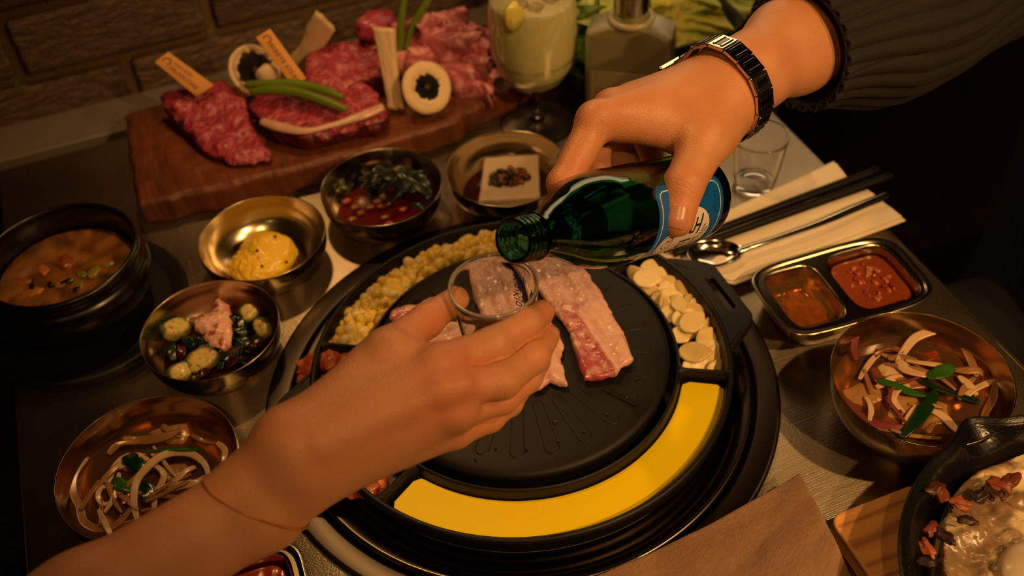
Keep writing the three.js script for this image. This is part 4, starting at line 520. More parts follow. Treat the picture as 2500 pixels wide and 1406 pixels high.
// thin folded slices of pork
{
  const R = rng(31), tP = tex(256, 256, (u, v) => { const a = pn(u, v * 0.6, 7, 3), k = clamp(sstep(0.02, 0.3, a) * 0.8 + 0.12 * pn(u, v, 30)); return [mixn(0.72, 0.86, k), mixn(0.38, 0.62, k), mixn(0.42, 0.64, k)]; }), mP = mat(0xffffff, 0.42, { map: tP, clearcoat: 0.15, clearcoatRoughness: 0.3 });
  const S = [[1020, 60, 0.085, 0.03, 0.5, 1], [1070, 45, 0.09, 0.032, -0.3, 2], [1110, 60, 0.088, 0.03, 0.9, 3], [1040, 90, 0.080, 0.034, 0.2, 4], [1090, 95, 0.082, 0.036, 0.6, 5], [1135, 100, 0.078, 0.032, 1.1, 6], [1030, 125, 0.068, 0.034, 0.1, 7], [1080, 130, 0.070, 0.036, 0.4, 8], [1130, 140, 0.068, 0.034, 0.8, 9], [1065, 155, 0.058, 0.03, 0.3, 10], [1120, 170, 0.060, 0.036, 0.55, 11], [1155, 170, 0.055, 0.034, 1.25, 12], [1150, 205, 0.050, 0.026, 1.0, 13], [1178, 90, 0.058, 0.028, 1.4, 14]];
  const at = { 1: [0.0416, 0.085, -0.3993], 2: [0.0629, 0.09, -0.3929], 3: [0.0753, 0.088, -0.3767], 4: [0.0439, 0.08, -0.3804], 5: [0.0612, 0.082, -0.3637], 6: [0.079, 0.078, -0.3576], 7: [0.0361, 0.068, -0.3748], 8: [0.0535, 0.07, -0.3583], 9: [0.0711, 0.068, -0.3445], 10: [0.0463, 0.058, -0.3611], 11: [0.0631, 0.06, -0.3367], 12: [0.0787, 0.055, -0.3374], 13: [0.07, 0.05, -0.3207], 14: [0.1101, 0.058, -0.3868] };
  const lb = ['at the rear corner beside the upright green stalks', 'on the very top of the pink heap', 'at the top of the heap on the glass side', 'second row of the heap next to the stalks', 'middle of the heap with the widest fold', 'second row of the heap on the glass side', 'touching the green stalks halfway down the heap', 'in the centre just under the widest fold', 'halfway down the heap facing the glass', 'hanging just behind the open mushroom cap', 'long fold curving over the right of the mushroom cap', 'drooping towards the stemmed glass', 'lowest tip nearest the stemmed glass', 'loose piece behind the stemmed glass'];
  for (const [, , , l, rot, k] of S) {
    const g = sheet(26, 14, (u, v) => { const a = (u - 0.5), b = (v - 0.5), f = Math.sin(u * 5.2 + k) * 0.35 + Math.sin(u * 11 + k * 2) * 0.1; return [a * l * 2 + 0.004 * n3(u * 3, v * 3, k), 0.012 * f + 0.018 * Math.cos(b * 3.0) - 0.014 + 0.004 * n3(u * 5, v * 5, k + 9), b * l * 0.95 * (0.75 + 0.25 * Math.sin(u * 3.1)) + 0.005 * Math.sin(u * 6 + k)]; }, 0.0022, 1.2, 0.8);
    const m = single('pork_slice', g, mP, 'thin pink pork slice ' + lb[k - 1], 'meat', 'folded pork slices heaped on the board'); m.position.set(...at[k]); m.rotation.set(0.35 + 0.3 * (R() - 0.5), -rot, 0.3 * (R() - 0.5), 'YXZ');
  }
  const core = single('pork_pile_base', tint(lump({ poly: [[0.0249, 0.05, -0.3898], [0.0489, 0.05, -0.4508], [0.0764, 0.05, -0.4465], [0.1007, 0.05, -0.406], [0.0815, 0.05, -0.3275], [0.056, 0.05, -0.3194], [0.0351, 0.05, -0.3504]].map(xz), top: (x, z) => 0.058 - (z + 0.40) * 0.25, bot: 0.0355, round: 0.01, amp: 0.006, freq: 40, seed: 6, h: 0.0025 }), (x, y, z) => { const k = sstep(-0.1, 0.3, fbm(x * 70, y * 70, z * 70)); return [mixn(0.45, 0.62, k), mixn(0.10, 0.28, k), mixn(0.13, 0.3, k)]; }), mVeal, 'lowest folded pork at the bottom of the pink heap', 'meat');
}
// mushrooms
const mCream = mat(0xdcc096, 0.6), mGill = mat(0x120b06, 0.85);
function slab4(a, b, c, d, t, bulge, seed) { // bent slab through four corners a b (one end), d c (other end)
  const A = V(a), B = V(b), C = V(c), D = V(d);
  return sheet(20, 24, (u, v) => { const w = bulge(v), q = A.clone().lerp(B, 0.5 + (u - 0.5) * w).lerp(D.clone().lerp(C, 0.5 + (u - 0.5) * w), v); return [q.x + 0.0012 * n3(u * 4, v * 5, seed), q.y + 0.001 * n3(u * 5, v * 4, seed + 3), q.z]; }, (u, v) => t * (0.55 + 0.45 * Math.sqrt(clamp(4 * u * (1 - u)))), 1, 1);
}
{
  const a = single('king_oyster_slice', slab4([-0.0599, 0.125, -0.4044], [-0.0442, 0.098, -0.4079], [-0.0782, 0.046, -0.4284], [-0.0948, 0.066, -0.4304], 0.008, (v) => 1 - 0.25 * sstep(0.25, 0.6, v) + 0.1 * sstep(0.8, 1, v), 1), mCream, 'long cream mushroom slice leaning behind the dark steak', 'mushroom', undefined);
  const b = single('king_oyster_slice', slab4([-0.0125, 0.115, -0.366], [0.0056, 0.115, -0.3534], [-0.0039, 0.04, -0.322], [-0.0181, 0.04, -0.3304], 0.008, (v) => 1 - 0.12 * Math.sin(v * 3.1) + 0.08 * sstep(0.85, 1, v), 5), mCream, 'long cream mushroom slice standing beside the upright green stalks', 'mushroom', undefined);
  const cap = (pos, r, rx, ry, rz, seed, hole, label) => {
    const t = thing('portobello_mushroom', label, 'mushroom', pos); t.rotation.set(rx, ry, rz, 'YXZ');
    part(t, 'cap', xf(grid(64, 30, (u, v) => { const th = v * Math.PI * 2, a = u * Math.PI * 2, R0 = r * (1 + hole) / 2, k = r * (1 - hole) / 2 * (1 + 0.12 * n3(Math.cos(a) * 2, Math.sin(a) * 2, seed)); return [Math.cos(a) * (R0 + k * Math.cos(th)), Math.sin(th) * k * 0.5, Math.sin(a) * (R0 + k * Math.cos(th))]; }), [0, 0, 0]), mCream);
    part(t, 'cap_dome', xf(lathe([[0, -r * 0.55], [r * 0.5, -r * 0.48], [r * 0.85, -r * 0.25], [r * 0.97, 0], [r * 0.8, 0.001], [0, -0.001]], 48)), mat(0xb98a58, 0.6));
    part(t, 'veil', grid(96, 4, (u, v) => { const a = u * Math.PI * 2, n = hole * (1 + 0.22 * n3(Math.cos(a) * 3.1, Math.sin(a) * 3.1, seed + 2) + 0.1 * n3(Math.cos(a) * 9, Math.sin(a) * 9, seed)), R0 = mixn(r * n, r * (0.3 + 0.7 * hole), v); return [Math.cos(a) * R0, r * (0.09 + 0.05 * Math.sin(v * 1.4)), Math.sin(a) * R0]; }), mCream);
    const gills = part(t, 'gills', grid(240, 6, (u, v) => { const a = u * Math.PI * 2, R0 = mixn(r * 0.1, r * 0.9, v); return [Math.cos(a) * R0, r * 0.05 + 0.0009 * Math.sin(a * 60), Math.sin(a) * R0]; }), mGill, 'dark brown gills');
    part(t, 'stem_stub', blob(r * 0.12, 0.2, 2, seed, 3, [1, 0.7, 1]), mat(0x4a3219, 0.8)).position.y = r * 0.06;
  };
  cap([0.0206, 0.066, -0.3116], 0.0265, 0.95, 0.28, 0.05, 1, 0.50, 'open mushroom cap with a ragged dark middle in front of the pork heap');
  cap([-0.1344, 0.078, -0.4023], 0.0275, 0.85, 0.35, -0.1, 6, 0.72, 'open mushroom cap with a wide black gill opening behind the front steak');
  const chunk = single('mushroom_piece', blob(0.011, 0.2, 1.5, 3, 4, [1, 1.1, 0.7]), mCream, 'small cream mushroom piece between the black gills and the second tag', 'mushroom'); chunk.position.set(...[-0.1244, 0.08, -0.385]);
}
// green beans and stalks
const mBean = mat(0x627a16, 0.4, { clearcoat: 0.3 });
{
  const taper = (r) => (t) => r * (0.35 + 0.65 * Math.pow(Math.sin(Math.PI * clamp(t * 0.96 + 0.02)), 0.3));
  single('green_bean', tube([[-0.1483, 0.082, -0.3748], [-0.1293, 0.083, -0.3647], [-0.1065, 0.083, -0.3543], [-0.0854, 0.081, -0.3392], [-0.0645, 0.078, -0.3151]], taper(0.0048), 40, 12), mBean, 'upper of the two green beans lying across the ribeye', 'bean');
  single('green_bean', tube([[-0.1459, 0.077, -0.3675], [-0.1275, 0.08, -0.3568], [-0.1056, 0.08, -0.3429], [-0.0857, 0.077, -0.324], [-0.0649, 0.072, -0.3018]], taper(0.0050), 40, 12), mBean, 'lower of the two green beans lying across the ribeye', 'bean');
  single('scallion', tube([[0.0075, 0.055, -0.3726], [0.0143, 0.08, -0.3777], [0.0207, 0.105, -0.3817], [0.0295, 0.13, -0.3877]], taper(0.0042), 30, 10), mBean, 'straight green stalk standing next to the cream mushroom slice', 'stalk');
  single('scallion', tube([[0.0195, 0.072, -0.3805], [0.0305, 0.092, -0.383], [0.0439, 0.11, -0.3829], [0.0573, 0.125, -0.3833]], taper(0.0042), 30, 10), mBean, 'slanting green stalk rising in front of the pork heap', 'stalk');
}
// wooden tags with burnt lettering
function tag(a, b, c, d, lines, label) { // corners: near end a, b; far end c, d
  const A = V(a), B = V(b), C = V(c), D = V(d), cv = document.createElement('canvas'); cv.width = 512; cv.height = 160; const x = cv.getContext('2d');
  x.fillStyle = '#d99a4c'; x.fillRect(0, 0, 512, 160); x.strokeStyle = '#5b3210'; x.fillStyle = '#5b3210'; x.lineWidth = 14; x.beginPath(); x.arc(64, 84, 34, Math.PI * 0.75, Math.PI * 2.25); x.stroke();
  for (const [t, s, px, py] of lines) { x.font = 'bold ' + s + 'px sans-serif'; x.fillText(t, px, py); }
  const map = new THREE.CanvasTexture(cv); map.colorSpace = THREE.SRGBColorSpace;
  const g = sheet(2, 6, (u, v) => { const q = D.clone().lerp(C, u).lerp(A.clone().lerp(B, u), v); return [q.x, q.y, q.z]; }, 0.0022), uv = g.attributes.uv;
  for (let i = 0; i < uv.count; i++) { const u = uv.getX(i), v = uv.getY(i); uv.setXY(i, v, u); }
  const t = single('meat_tag', g, mat(0xffffff, 0.6, { map }), label, 'tag');
}
tag([-0.1977, 0.073, -0.3898], [-0.1781, 0.078, -0.3945], [-0.2108, 0.112, -0.4192], [-0.2262, 0.108, -0.4133], [['AGED BEEF', 40, 112, 66], ['SIRLOIN STEAK', 46, 118, 122]], 'bright wooden tag with burnt lettering stuck in the front steak');
tag([-0.1056, 0.08, -0.3572], [-0.0902, 0.083, -0.3558], [-0.1094, 0.122, -0.3976], [-0.1254, 0.118, -0.3951], [['RIBEYE STEAK', 62, 110, 108]], 'browner wooden tag with burnt lettering standing between the mushrooms and ribeye');
// ---------------------------------------------------------------- glasses, bottles, lettuce behind
const clear = (e = {}) => new THREE.MeshPhysicalMaterial({ color: 0xffffff, roughness: 0.03, transmission: 1, thickness: 0.002, ior: 1.36, ...e });
const mPane = new THREE.MeshPhysicalMaterial({ color: 0xf1f3f2, roughness: 0.05, transmission: 1, thickness: 0, ior: 1.6 });
const mRimSheen = mat(0xd8d2c6, 0.16, { transmission: 0.7, thickness: 0.002, ior: 1.45, clearcoat: 1, clearcoatRoughness: 0.05 });  // pale tint stands in for light caught on the glass rim
const rimShape = new THREE.TorusGeometry(0.0268, 0.00105, 14, 96).rotateX(Math.PI / 2).translate(0, 0.0594, 0);
const mGlass = clear();
const shotProfile = [[0, 0.006], [0.0185, 0.0065], [0.0198, 0.009], [0.0215, 0.022], [0.0252, 0.054], [0.0258, 0.0588], [0.0267, 0.0600], [0.0276, 0.0592], [0.0277, 0.0575], [0.0272, 0.054], [0.0236, 0.024], [0.0214, 0.010], [0.0206, 0.002], [0.0195, 0.0], [0.015, 0.0], [0.013, 0.0018], [0, 0.0022]];
const shotShape = lathe(shotProfile.slice().reverse(), 96);
{
  const g = thing('shot_glass', 'empty clear shot glass standing on the table behind the white napkins', 'glass', [0.283, 0.0003, -0.107]); g.scale.set(0.97, 1, 0.97);
  part(g, 'glass_body', shotShape, mGlass); part(g, 'rim', rimShape, mRimSheen);
}
{
  const t = thing('cocktail_glass', 'stemmed cocktail glass of cloudy pale drink behind the tofu bowl', 'glass', [0.130, 0.0003, -0.291]);
  part(t, 'glass_bowl', lathe([[0, 0.049], [0.014, 0.0505], [0.028, 0.060], [0.0385, 0.078], [0.0425, 0.100], [0.0425, 0.130], [0.0400, 0.165], [0.0375, 0.190], [0.0382, 0.1912], [0.0389, 0.190], [0.0414, 0.165], [0.0438, 0.130], [0.0438, 0.100], [0.0397, 0.077], [0.029, 0.0585], [0.014, 0.048], [0.006, 0.0465], [0, 0.0462]].reverse(), 96, 180), mPane);
  part(t, 'stem', lathe([[0, 0.0458], [0.0058, 0.0456], [0.0042, 0.038], [0.0040, 0.022], [0.0052, 0.012], [0.009, 0.0078], [0, 0.0075]].reverse(), 48), mGlass);
  part(t, 'foot', lathe([[0, 0.0073], [0.009, 0.0070], [0.020, 0.0042], [0.036, 0.0024], [0.0388, 0.0016], [0.0390, 0.0006], [0.037, 0.0], [0, 0.0]].reverse(), 96), mGlass);
  const d = single('cocktail', lathe([[0, 0.0472], [0.0140, 0.0492], [0.0286, 0.0594], [0.0392, 0.0775], [0.0432, 0.100], [0.0432, 0.130], [0.0418, 0.148], [0.0403, 0.1500], [0, 0.1505]], 96), mat(0xd6cf8e, 0.3), 'cloudy pale yellow drink filling the stemmed glass', 'drink'); d.position.set(0.130, 0.0003, -0.291);
  const R = rng(17), mIce = clear({ roughness: 0.25, ior: 1.31 });
  const spots = [[-0.018, 0.012, 0.4], [0.016, 0.014, 1.1], [0.003, -0.012, 0.2], [0.022, -0.008, 0.8], [-0.004, 0.022, 1.4]];
  spots.forEach(([a, b, r], i) => { const m = single('ice_piece', new RoundedBoxGeometry(0.017, 0.013, 0.015, 3, 0.003), mat(0xe9dfc4, 0.2, { transmission: 0.7, thickness: 0.01, ior: 1.31 }), placed('ice piece in the cloudy drink', [0.130 + a, 0, -0.291 + b], [0.130, 0, -0.291], 0.03, ['bottle', 'tofu', 'pork', 'wall']), 'ice', 'ice in the stemmed glass'); m.position.set(0.130 + a, 0.1465 + 0.003 * R(), -0.291 + b); m.rotation.set(r, r * 2, r * 0.5); });
  const lime = single('lime_wedge', tint(blob(0.0125, 0.28, 1.3, 4, 4, [0.9, 1.35, 0.6]), (x, y, z) => { const k = sstep(-0.004, -0.012, y); return [mixn(0.70, 0.30, k), mixn(0.62, 0.38, k), mixn(0.12, 0.03, k)]; }), mVeal, 'yellow green citrus wedge standing in the cloudy drink', 'citrus'); lime.position.set(...[0.0963, 0.158, -0.2526]); lime.rotation.set(0.2, 0.4, 0.25);
}
{
  const t = thing('frosted_bottle', 'rectangular frosted glass bottle with a silver cap behind the pouring hand', 'bottle', [0.2101, 0, -0.2365]); t.rotation.y = -0.62;
  const W = 0.0425, Dp = 0.020, H = 0.122, prof = [];
  const sect = (w, d, y, r, n = 12) => { const o = []; for (const [sx, sz, a0] of [[1, 1, 0], [-1, 1, 1], [-1, -1, 2], [1, -1, 3]]) for (let i = 0; i <= n; i++) { const a = (a0 + i / n) * Math.PI / 2; o.push([sx * (w - r) + Math.cos(a) * r, y, sz * (d - r) + Math.sin(a) * r]); } o.push(o[0]); return o; };
  const rings = [sect(W - 0.004, Dp - 0.004, 0.0005, 0.008), sect(W - 0.001, Dp - 0.001, 0.002, 0.009), sect(W, Dp, 0.006, 0.009), sect(W, Dp, H - 0.006, 0.009), sect(W - 0.001, Dp, H, 0.009), sect(W * 0.96, Dp * 0.98, H + 0.0025, 0.009), sect(W * 0.68, Dp * 0.95, H + 0.0085, 0.012), sect(0.021, 0.0185, H + 0.0120, 0.0184), sect(0.0155, 0.0155, H + 0.0145, 0.0154), sect(0.0145, 0.0145, H + 0.026, 0.0144), sect(0.001, 0.001, H + 0.026, 0.0009), sect(0.001, 0.001, 0.0005, 0.0009)];
  rings.unshift(rings.pop());
  part(t, 'bottle_body', grid(52, rings.length - 1, (u, v) => rings[Math.round(v * (rings.length - 1))][Math.round(u * 52)]), mat(0x8f8a5e, 0.5, { transmission: 0.35, thickness: 0.02, ior: 1.4, attenuationColor: new THREE.Color(0xb0a860), attenuationDistance: 0.05 }));
  part(t, 'cap', lathe([[0, H + 0.052], [0.0155, H + 0.0515], [0.0168, H + 0.050], [0.0170, H + 0.047], [0.0168, H + 0.023], [0.0160, H + 0.022], [0, H + 0.022]], 64), mat(0xc9c2b6, 0.22, { metalness: 1 }), 'shiny silver cap');
  part(t, 'collar', xf(new THREE.TorusGeometry(0.0195, 0.0035, 12, 64), [0, H + 0.0130, 0], [Math.PI / 2, 0, 0]), mat(0xb8b08c, 0.35, { transmission: 0.3, thickness: 0.01 }));
  const cv = document.createElement('canvas'); cv.width = 512; cv.height = 512; const x = cv.getContext('2d'); x.fillStyle = '#a39a66'; x.fillRect(0, 0, 512, 512);
  x.fillStyle = '#c0482a'; x.fillRect(26, 150, 138, 26); x.fillRect(26, 212, 216, 26); x.fillStyle = '#3a331c'; for (let i = 0; i < 9; i++) x.fillRect(30, 262 + i * 24, [86, 150, 130, 0, 140, 136, 128, 140, 90][i], i === 1 ? 10 : 6);
  x.fillRect(34, 128, 160, 4); x.fillStyle = '#15120c'; x.beginPath(); x.arc(262, 168, 27, 0, 7); x.fill(); x.beginPath(); x.ellipse(338, 150, 12, 38, 0.05, 0, 7); x.fill(); x.fillRect(288, 226, 62, 22); x.fillRect(312, 246, 16, 60); x.fillRect(292, 286, 50, 14); x.beginPath(); x.ellipse(392, 276, 40, 20, 0.3, 0, 7); x.fill(); x.fillRect(384, 286, 14, 60); x.fillRect(300, 330, 44, 14); x.fillRect(360, 356, 60, 16);
  const map = new THREE.CanvasTexture(cv); map.colorSpace = THREE.SRGBColorSpace;
  part(t, 'printed_label', xf(new RoundedBoxGeometry(0.072, 0.078, 0.0006, 2, 0.0002), [0, 0.046, Dp + 0.0004]), mat(0xffffff, 0.55, { map }), 'printed label with two red lines and black brush marks');
}
// lettuce in a black basket
{
  const t = thing('vegetable_basket', 'black basket holding lettuce behind the frosted bottle', 'basket', [0.275, 0.0003, -0.345]);
  const w = 0.095, d = 0.075, h = 0.062, k = [];
  const rr = (a, b, y, r) => { const o = []; for (let i = 0; i <= 72; i++) { const q = i / 72 * Math.PI * 2, c = Math.cos(q), s = Math.sin(q); o.push([Math.sign(c) * Math.pow(Math.abs(c), 0.35) * a, y, Math.sign(s) * Math.pow(Math.abs(s), 0.35) * b]); } return o; };
  const rings = [rr(0.001, 0.001, 0.001), rr(w * 0.86, d * 0.86, 0.0005), rr(w * 0.9, d * 0.9, 0.004), rr(w, d, h - 0.004), rr(w + 0.003, d + 0.003, h), rr(w, d, h + 0.001), rr(w - 0.004, d - 0.004, h - 0.003), rr(w * 0.88, d * 0.88, 0.006), rr(0.001, 0.001, 0.005)];
  part(t, 'basket_body', grid(72, rings.length - 1, (u, v) => rings[Math.round(v * (rings.length - 1))][Math.round(u * 72)]), mBlack);
  const R = rng(41), leaf = (p, l, wd, ry, rx, rz, seed, c0, c1, label, group) => {
    const g = sheet(44, 30, (u, v) => { const b = (v - 0.5) * 2, a = u, wide = Math.pow(Math.sin(Math.PI * clamp(a * 0.9 + 0.05)), 0.55), e = Math.abs(b), fr = 0.010 * e * e * Math.sin(a * 21 + seed) + 0.006 * e * Math.sin(a * 43 + b * 3 + seed * 2), cr = 0.0035 * n3(a * 9, b * 6, seed); return [b * wd * wide, a * l, 0.022 * (e * e) * wide - 0.03 * a * a + fr + cr]; }, 0.0012, 1, 1);
    const m = single('lettuce_leaf', tint(g, (x, y, z) => { const k = clamp(0.5 + 0.9 * fbm(x * 60 + seed, y * 60, z * 60, 3) + (Math.abs(x) < 0.006 * (1.2 - y / l) ? 0.5 : 0) + 0.25 * y / l); return [mixn(c0[0], c1[0], k), mixn(c0[1], c1[1], k), mixn(c0[2], c1[2], k)]; }), mat(0xffffff, 0.45, { vertexColors: true, transmission: 0.25, thickness: 0 }), label, 'lettuce', group);
    m.position.set(...p); m.rotation.set(rx, ry, rz, 'YXZ');
  };
  const lo = [0.24, 0.42, 0.03], hi = [0.72, 0.80, 0.24], dk = [0.04, 0.12, 0.012], dh = [0.16, 0.36, 0.03];
  leaf([0.325, 0.03, -0.325], 0.105, 0.062, -0.3, -0.65, -0.25, 1, lo, hi, 'large pale lettuce leaf at the outer side of the basket');
  leaf([0.285, 0.03, -0.315], 0.092, 0.055, 0.05, -0.55, 0.1, 2, lo, hi, 'pale lettuce leaf in the middle of the basket beside the silver cap');
  leaf([0.300, 0.025, -0.300], 0.070, 0.050, -0.2, -0.25, -0.1, 3, lo, [0.62, 0.56, 0.08], 'lower pale lettuce leaf just above the watch');
  leaf([0.345, 0.035, -0.345], 0.095, 0.052, -0.6, -0.7, -0.3, 4, lo, hi, 'pale lettuce leaf behind the outermost one');
  leaf([0.262, 0.03, -0.345], 0.105, 0.052, 0.3, -0.45, 0.15, 5, lo, hi, 'pale lettuce leaf behind the shoulder of the frosted bottle');
  leaf([0.222, 0.025, -0.355], 0.110, 0.052, 0.45, -0.45, 0.35, 6, dk, dh, 'dark green leaf rising between the stemmed glass and frosted bottle');
  leaf([0.212, 0.02, -0.325], 0.085, 0.042, 0.7, -0.3, 0.25, 7, dk, [0.10, 0.2, 0.02], 'small dark green leaf low beside the stemmed glass');
  leaf([0.240, 0.03, -0.380], 0.125, 0.055, 0.25, -0.3, 0.2, 8, [0.10, 0.2, 0.015], [0.3, 0.42, 0.05], 'mid green leaf standing tallest behind the frosted bottle');
}
// small wrapped stick beside the frosted bottle
single('wooden_toothpick', tube([[0.1914, 0.004, -0.3382], [0.1988, 0.004, -0.325], [0.211, 0.004, -0.3035]], (t) => 0.0008 + 0.0022 * Math.min(1, t * 2.5), 20, 10), mat(0xd9b890, 0.6), 'pointed pale stick tip beside the base of the frosted bottle', 'stick');
// ---------------------------------------------------------------- napkins, chopsticks, spoon, sauce dish
const tPaper = tex(256, 256, (u, v) => 0.5 + 0.5 * pn(u, v, 60) + 0.3 * pn(u, v, 7), false), mPaper = mat(0xe9dcc4, 0.8, { bumpMap: rep(tPaper, 2, 2), bumpScale: 0.0002 });
function paper(a, b, c, d, y, t, seed, label) { // corners in order, bent a little
  const A = V(a), B = V(b), C = V(c), D = V(d), f = (u, v) => { const q = A.clone().lerp(B, u).lerp(D.clone().lerp(C, u), v); return [q.x, y + 0.0015 * n3(u * 2.1, v * 2.3, seed) + 0.0008, q.z]; };
  return sheet(30, 12, f, t);
}
{
  const n1 = thing('paper_napkin', 'folded white paper napkin lying under the black chopsticks', 'napkin');
  part(n1, 'lower_fold', paper([0.137, 0.002, -0.0631], [0.3694, 0.002, -0.0972], [0.3658, 0.002, -0.0687], [0.136, 0.002, -0.0281], 0.0022, 0.0016, 1), mPaper);
  part(n1, 'upper_fold', paper([0.1376, 0.004, -0.0629], [0.3664, 0.004, -0.0987], [0.3642, 0.004, -0.0717], [0.1365, 0.004, -0.0292], 0.0046, 0.0014, 2), mPaper);
  const n2 = thing('paper_napkin', 'folded white paper napkin lying under the steel spoon', 'napkin');
  part(n2, 'lower_fold', paper([0.1456, 0.002, -0.0471], [0.3692, 0.002, -0.0447], [0.3754, 0.002, 0.0041], [0.1924, 0.002, 0.0125], 0.0062, 0.0016, 3), mPaper);
  part(n2, 'upper_fold', paper([0.146, 0.005, -0.0482], [0.3674, 0.005, -0.047], [0.3739, 0.005, 0.0003], [0.1915, 0.005, 0.0087], 0.0085, 0.0014, 4), mPaper);
  const mStick = mat(0x080706, 0.5, { specularIntensity: 0.5 });
  const st = (a, b, label) => single('chopstick', tube([a, [(a[0] + b[0]) / 2, (a[1] + b[1]) / 2, (a[2] + b[2]) / 2], b], (t) => 0.0032 + 0.0014 * t, 20, 16), mStick, label, 'chopstick', undefined);
  st([0.1537, 0.0135, -0.0478], [0.3896, 0.0135, -0.0618], 'black chopstick nearer the empty shot glass'); st([0.1598, 0.0135, -0.039], [0.3963, 0.0135, -0.049], 'black chopstick nearer the spoon');
  const sp = thing('spoon', 'long handled steel spoon lying bowl up on the white napkin', 'spoon'), A = [0.1676, 0.014, -0.0289], B = [0.2148, 0.018, -0.0129], c = V(A).lerp(V(B), 0.5), ux = V(B).sub(V(A)), L = ux.length() / 2; ux.y = 0; ux.normalize();
  const uz = V(-ux.z, 0, ux.x), mSp = mat(0xd8cfc0, 0.13, { metalness: 1 });
  part(sp, 'spoon_bowl', sheet(28, 28, (u, v) => { const a = (u - 0.5) * 2, b = (v - 0.5) * 2, x = a * Math.sqrt(1 - b * b / 2), z = b * Math.sqrt(1 - a * a / 2), q = Math.min(1, x * x + z * z), wd = L * 0.70 * (1 - 0.14 * x); return [c.x + ux.x * x * L + uz.x * z * wd, 0.0185 - 0.0085 * (1 - q * q), c.z + ux.z * x * L + uz.z * z * wd]; }, 0.0011), mSp);
  part(sp, 'spoon_handle', tube([[0.209, 0.0186, -0.0137], [0.2228, 0.02, -0.0128], [0.2498, 0.0205, -0.0127], [0.2941, 0.019, -0.0152], [0.3427, 0.0165, -0.0221], [0.3763, 0.0145, -0.0263]], (t) => 0.0036 - 0.0010 * Math.sin(clamp(t * 1.6) * 3.14) + 0.001 * t, 60, 14, 0.7), mSp);
}
function sauceDish(label) {
  const t = thing('sauce_dish', label, 'sauce dish'), hw = 0.0690, hd = 0.0430;
  const sup = (cx, cz, a, b, y, e = 0.42, N = 96) => { const o = []; for (let i = 0; i <= N; i++) { const q = i / N * Math.PI * 2, c = Math.cos(q), s = Math.sin(q); o.push([cx + Math.sign(c) * Math.pow(Math.abs(c), e) * a, y, cz + Math.sign(s) * Math.pow(Math.abs(s), e) * b]); } return o; };
  const loft = (rings) => grid(96, rings.length - 1, (u, v) => rings[Math.round(v * (rings.length - 1))][Math.round(u * 96)], 1, 1);
  part(t, 'dish_shell', loft([sup(0, 0, hw - 0.004, hd - 0.004, 0.0255), sup(0, 0, hw - 0.002, hd - 0.002, 0.0272), sup(0, 0, hw, hd, 0.0278), sup(0, 0, hw + 0.0014, hd + 0.0014, 0.0272), sup(0, 0, hw + 0.0014, hd + 0.0014, 0.0262), sup(0, 0, hw - 0.0004, hd - 0.0004, 0.0252), sup(0, 0, hw - 0.005, hd - 0.004, 0.0140), sup(0, 0, hw - 0.010, hd - 0.008, 0.002), sup(0, 0, hw - 0.013, hd - 0.011, 0.0004), sup(0, 0, 0.001, 0.001, 0.0004)]), mSteel);
  const cups = [[-0.0345, 0, 0.0245, 0.0335], [0.0300, 0, 0.0310, 0.0345]];
  const s = new THREE.Shape(sup(0, 0, hw - 0.0035, hd - 0.0035, 0).map((q) => new THREE.Vector2(q[0], q[2])));
  for (const [cx, cz, a, b] of cups) s.holes.push(new THREE.Path(sup(cx, cz, a, b, 0).map((q) => new THREE.Vector2(q[0], q[2])).reverse()));
  part(t, 'dish_top', new THREE.ExtrudeGeometry(s, { depth: 0.0006, bevelEnabled: false }).rotateX(Math.PI / 2).translate(0, 0.0258, 0), mSteel);
  for (const [cx, cz, a, b] of cups) part(t, 'cup', loft([sup(cx, cz, a + 0.0012, b + 0.0012, 0.0261), sup(cx, cz, a, b, 0.0262), sup(cx, cz, a - 0.0015, b - 0.0015, 0.0235), sup(cx, cz, a - 0.004, b - 0.004, 0.0075), sup(cx, cz, a - 0.0065, b - 0.0065, 0.0035), sup(cx, cz, a - 0.009, b - 0.009, 0.0028), sup(cx, cz, 0.001, 0.001, 0.0028)]), mSteel);
  const fill = (k, y, m, name, lab, amp, seed) => { const [cx, cz, a, b] = cups[k]; const R = [[0.0005, 0.004], [0.6, 0.004], [1, 0.0045], [1, y - 0.0008], [0.97, y], [0.85, y + 0.0003], [0.7, y], [0.5, y], [0.3, y], [0.1, y], [0.0005, y]]; const f = 1 - 0.0048 / a; const g = grid(96, R.length - 1, (u, v) => { const [q, yy] = R[Math.round(v * (R.length - 1))]; const o = sup(0, 0, (a - 0.0046) * q, (b - 0.0046) * q, 0)[Math.round(u * 96)]; return [cx + o[0], yy + (yy >= y ? amp * fbm(o[0] * 140 + seed, o[2] * 140, seed) : 0), cz + o[2]]; }); return single(name, g, m, lab, 'sauce'); };
  return [t, fill, cups, sup];
}
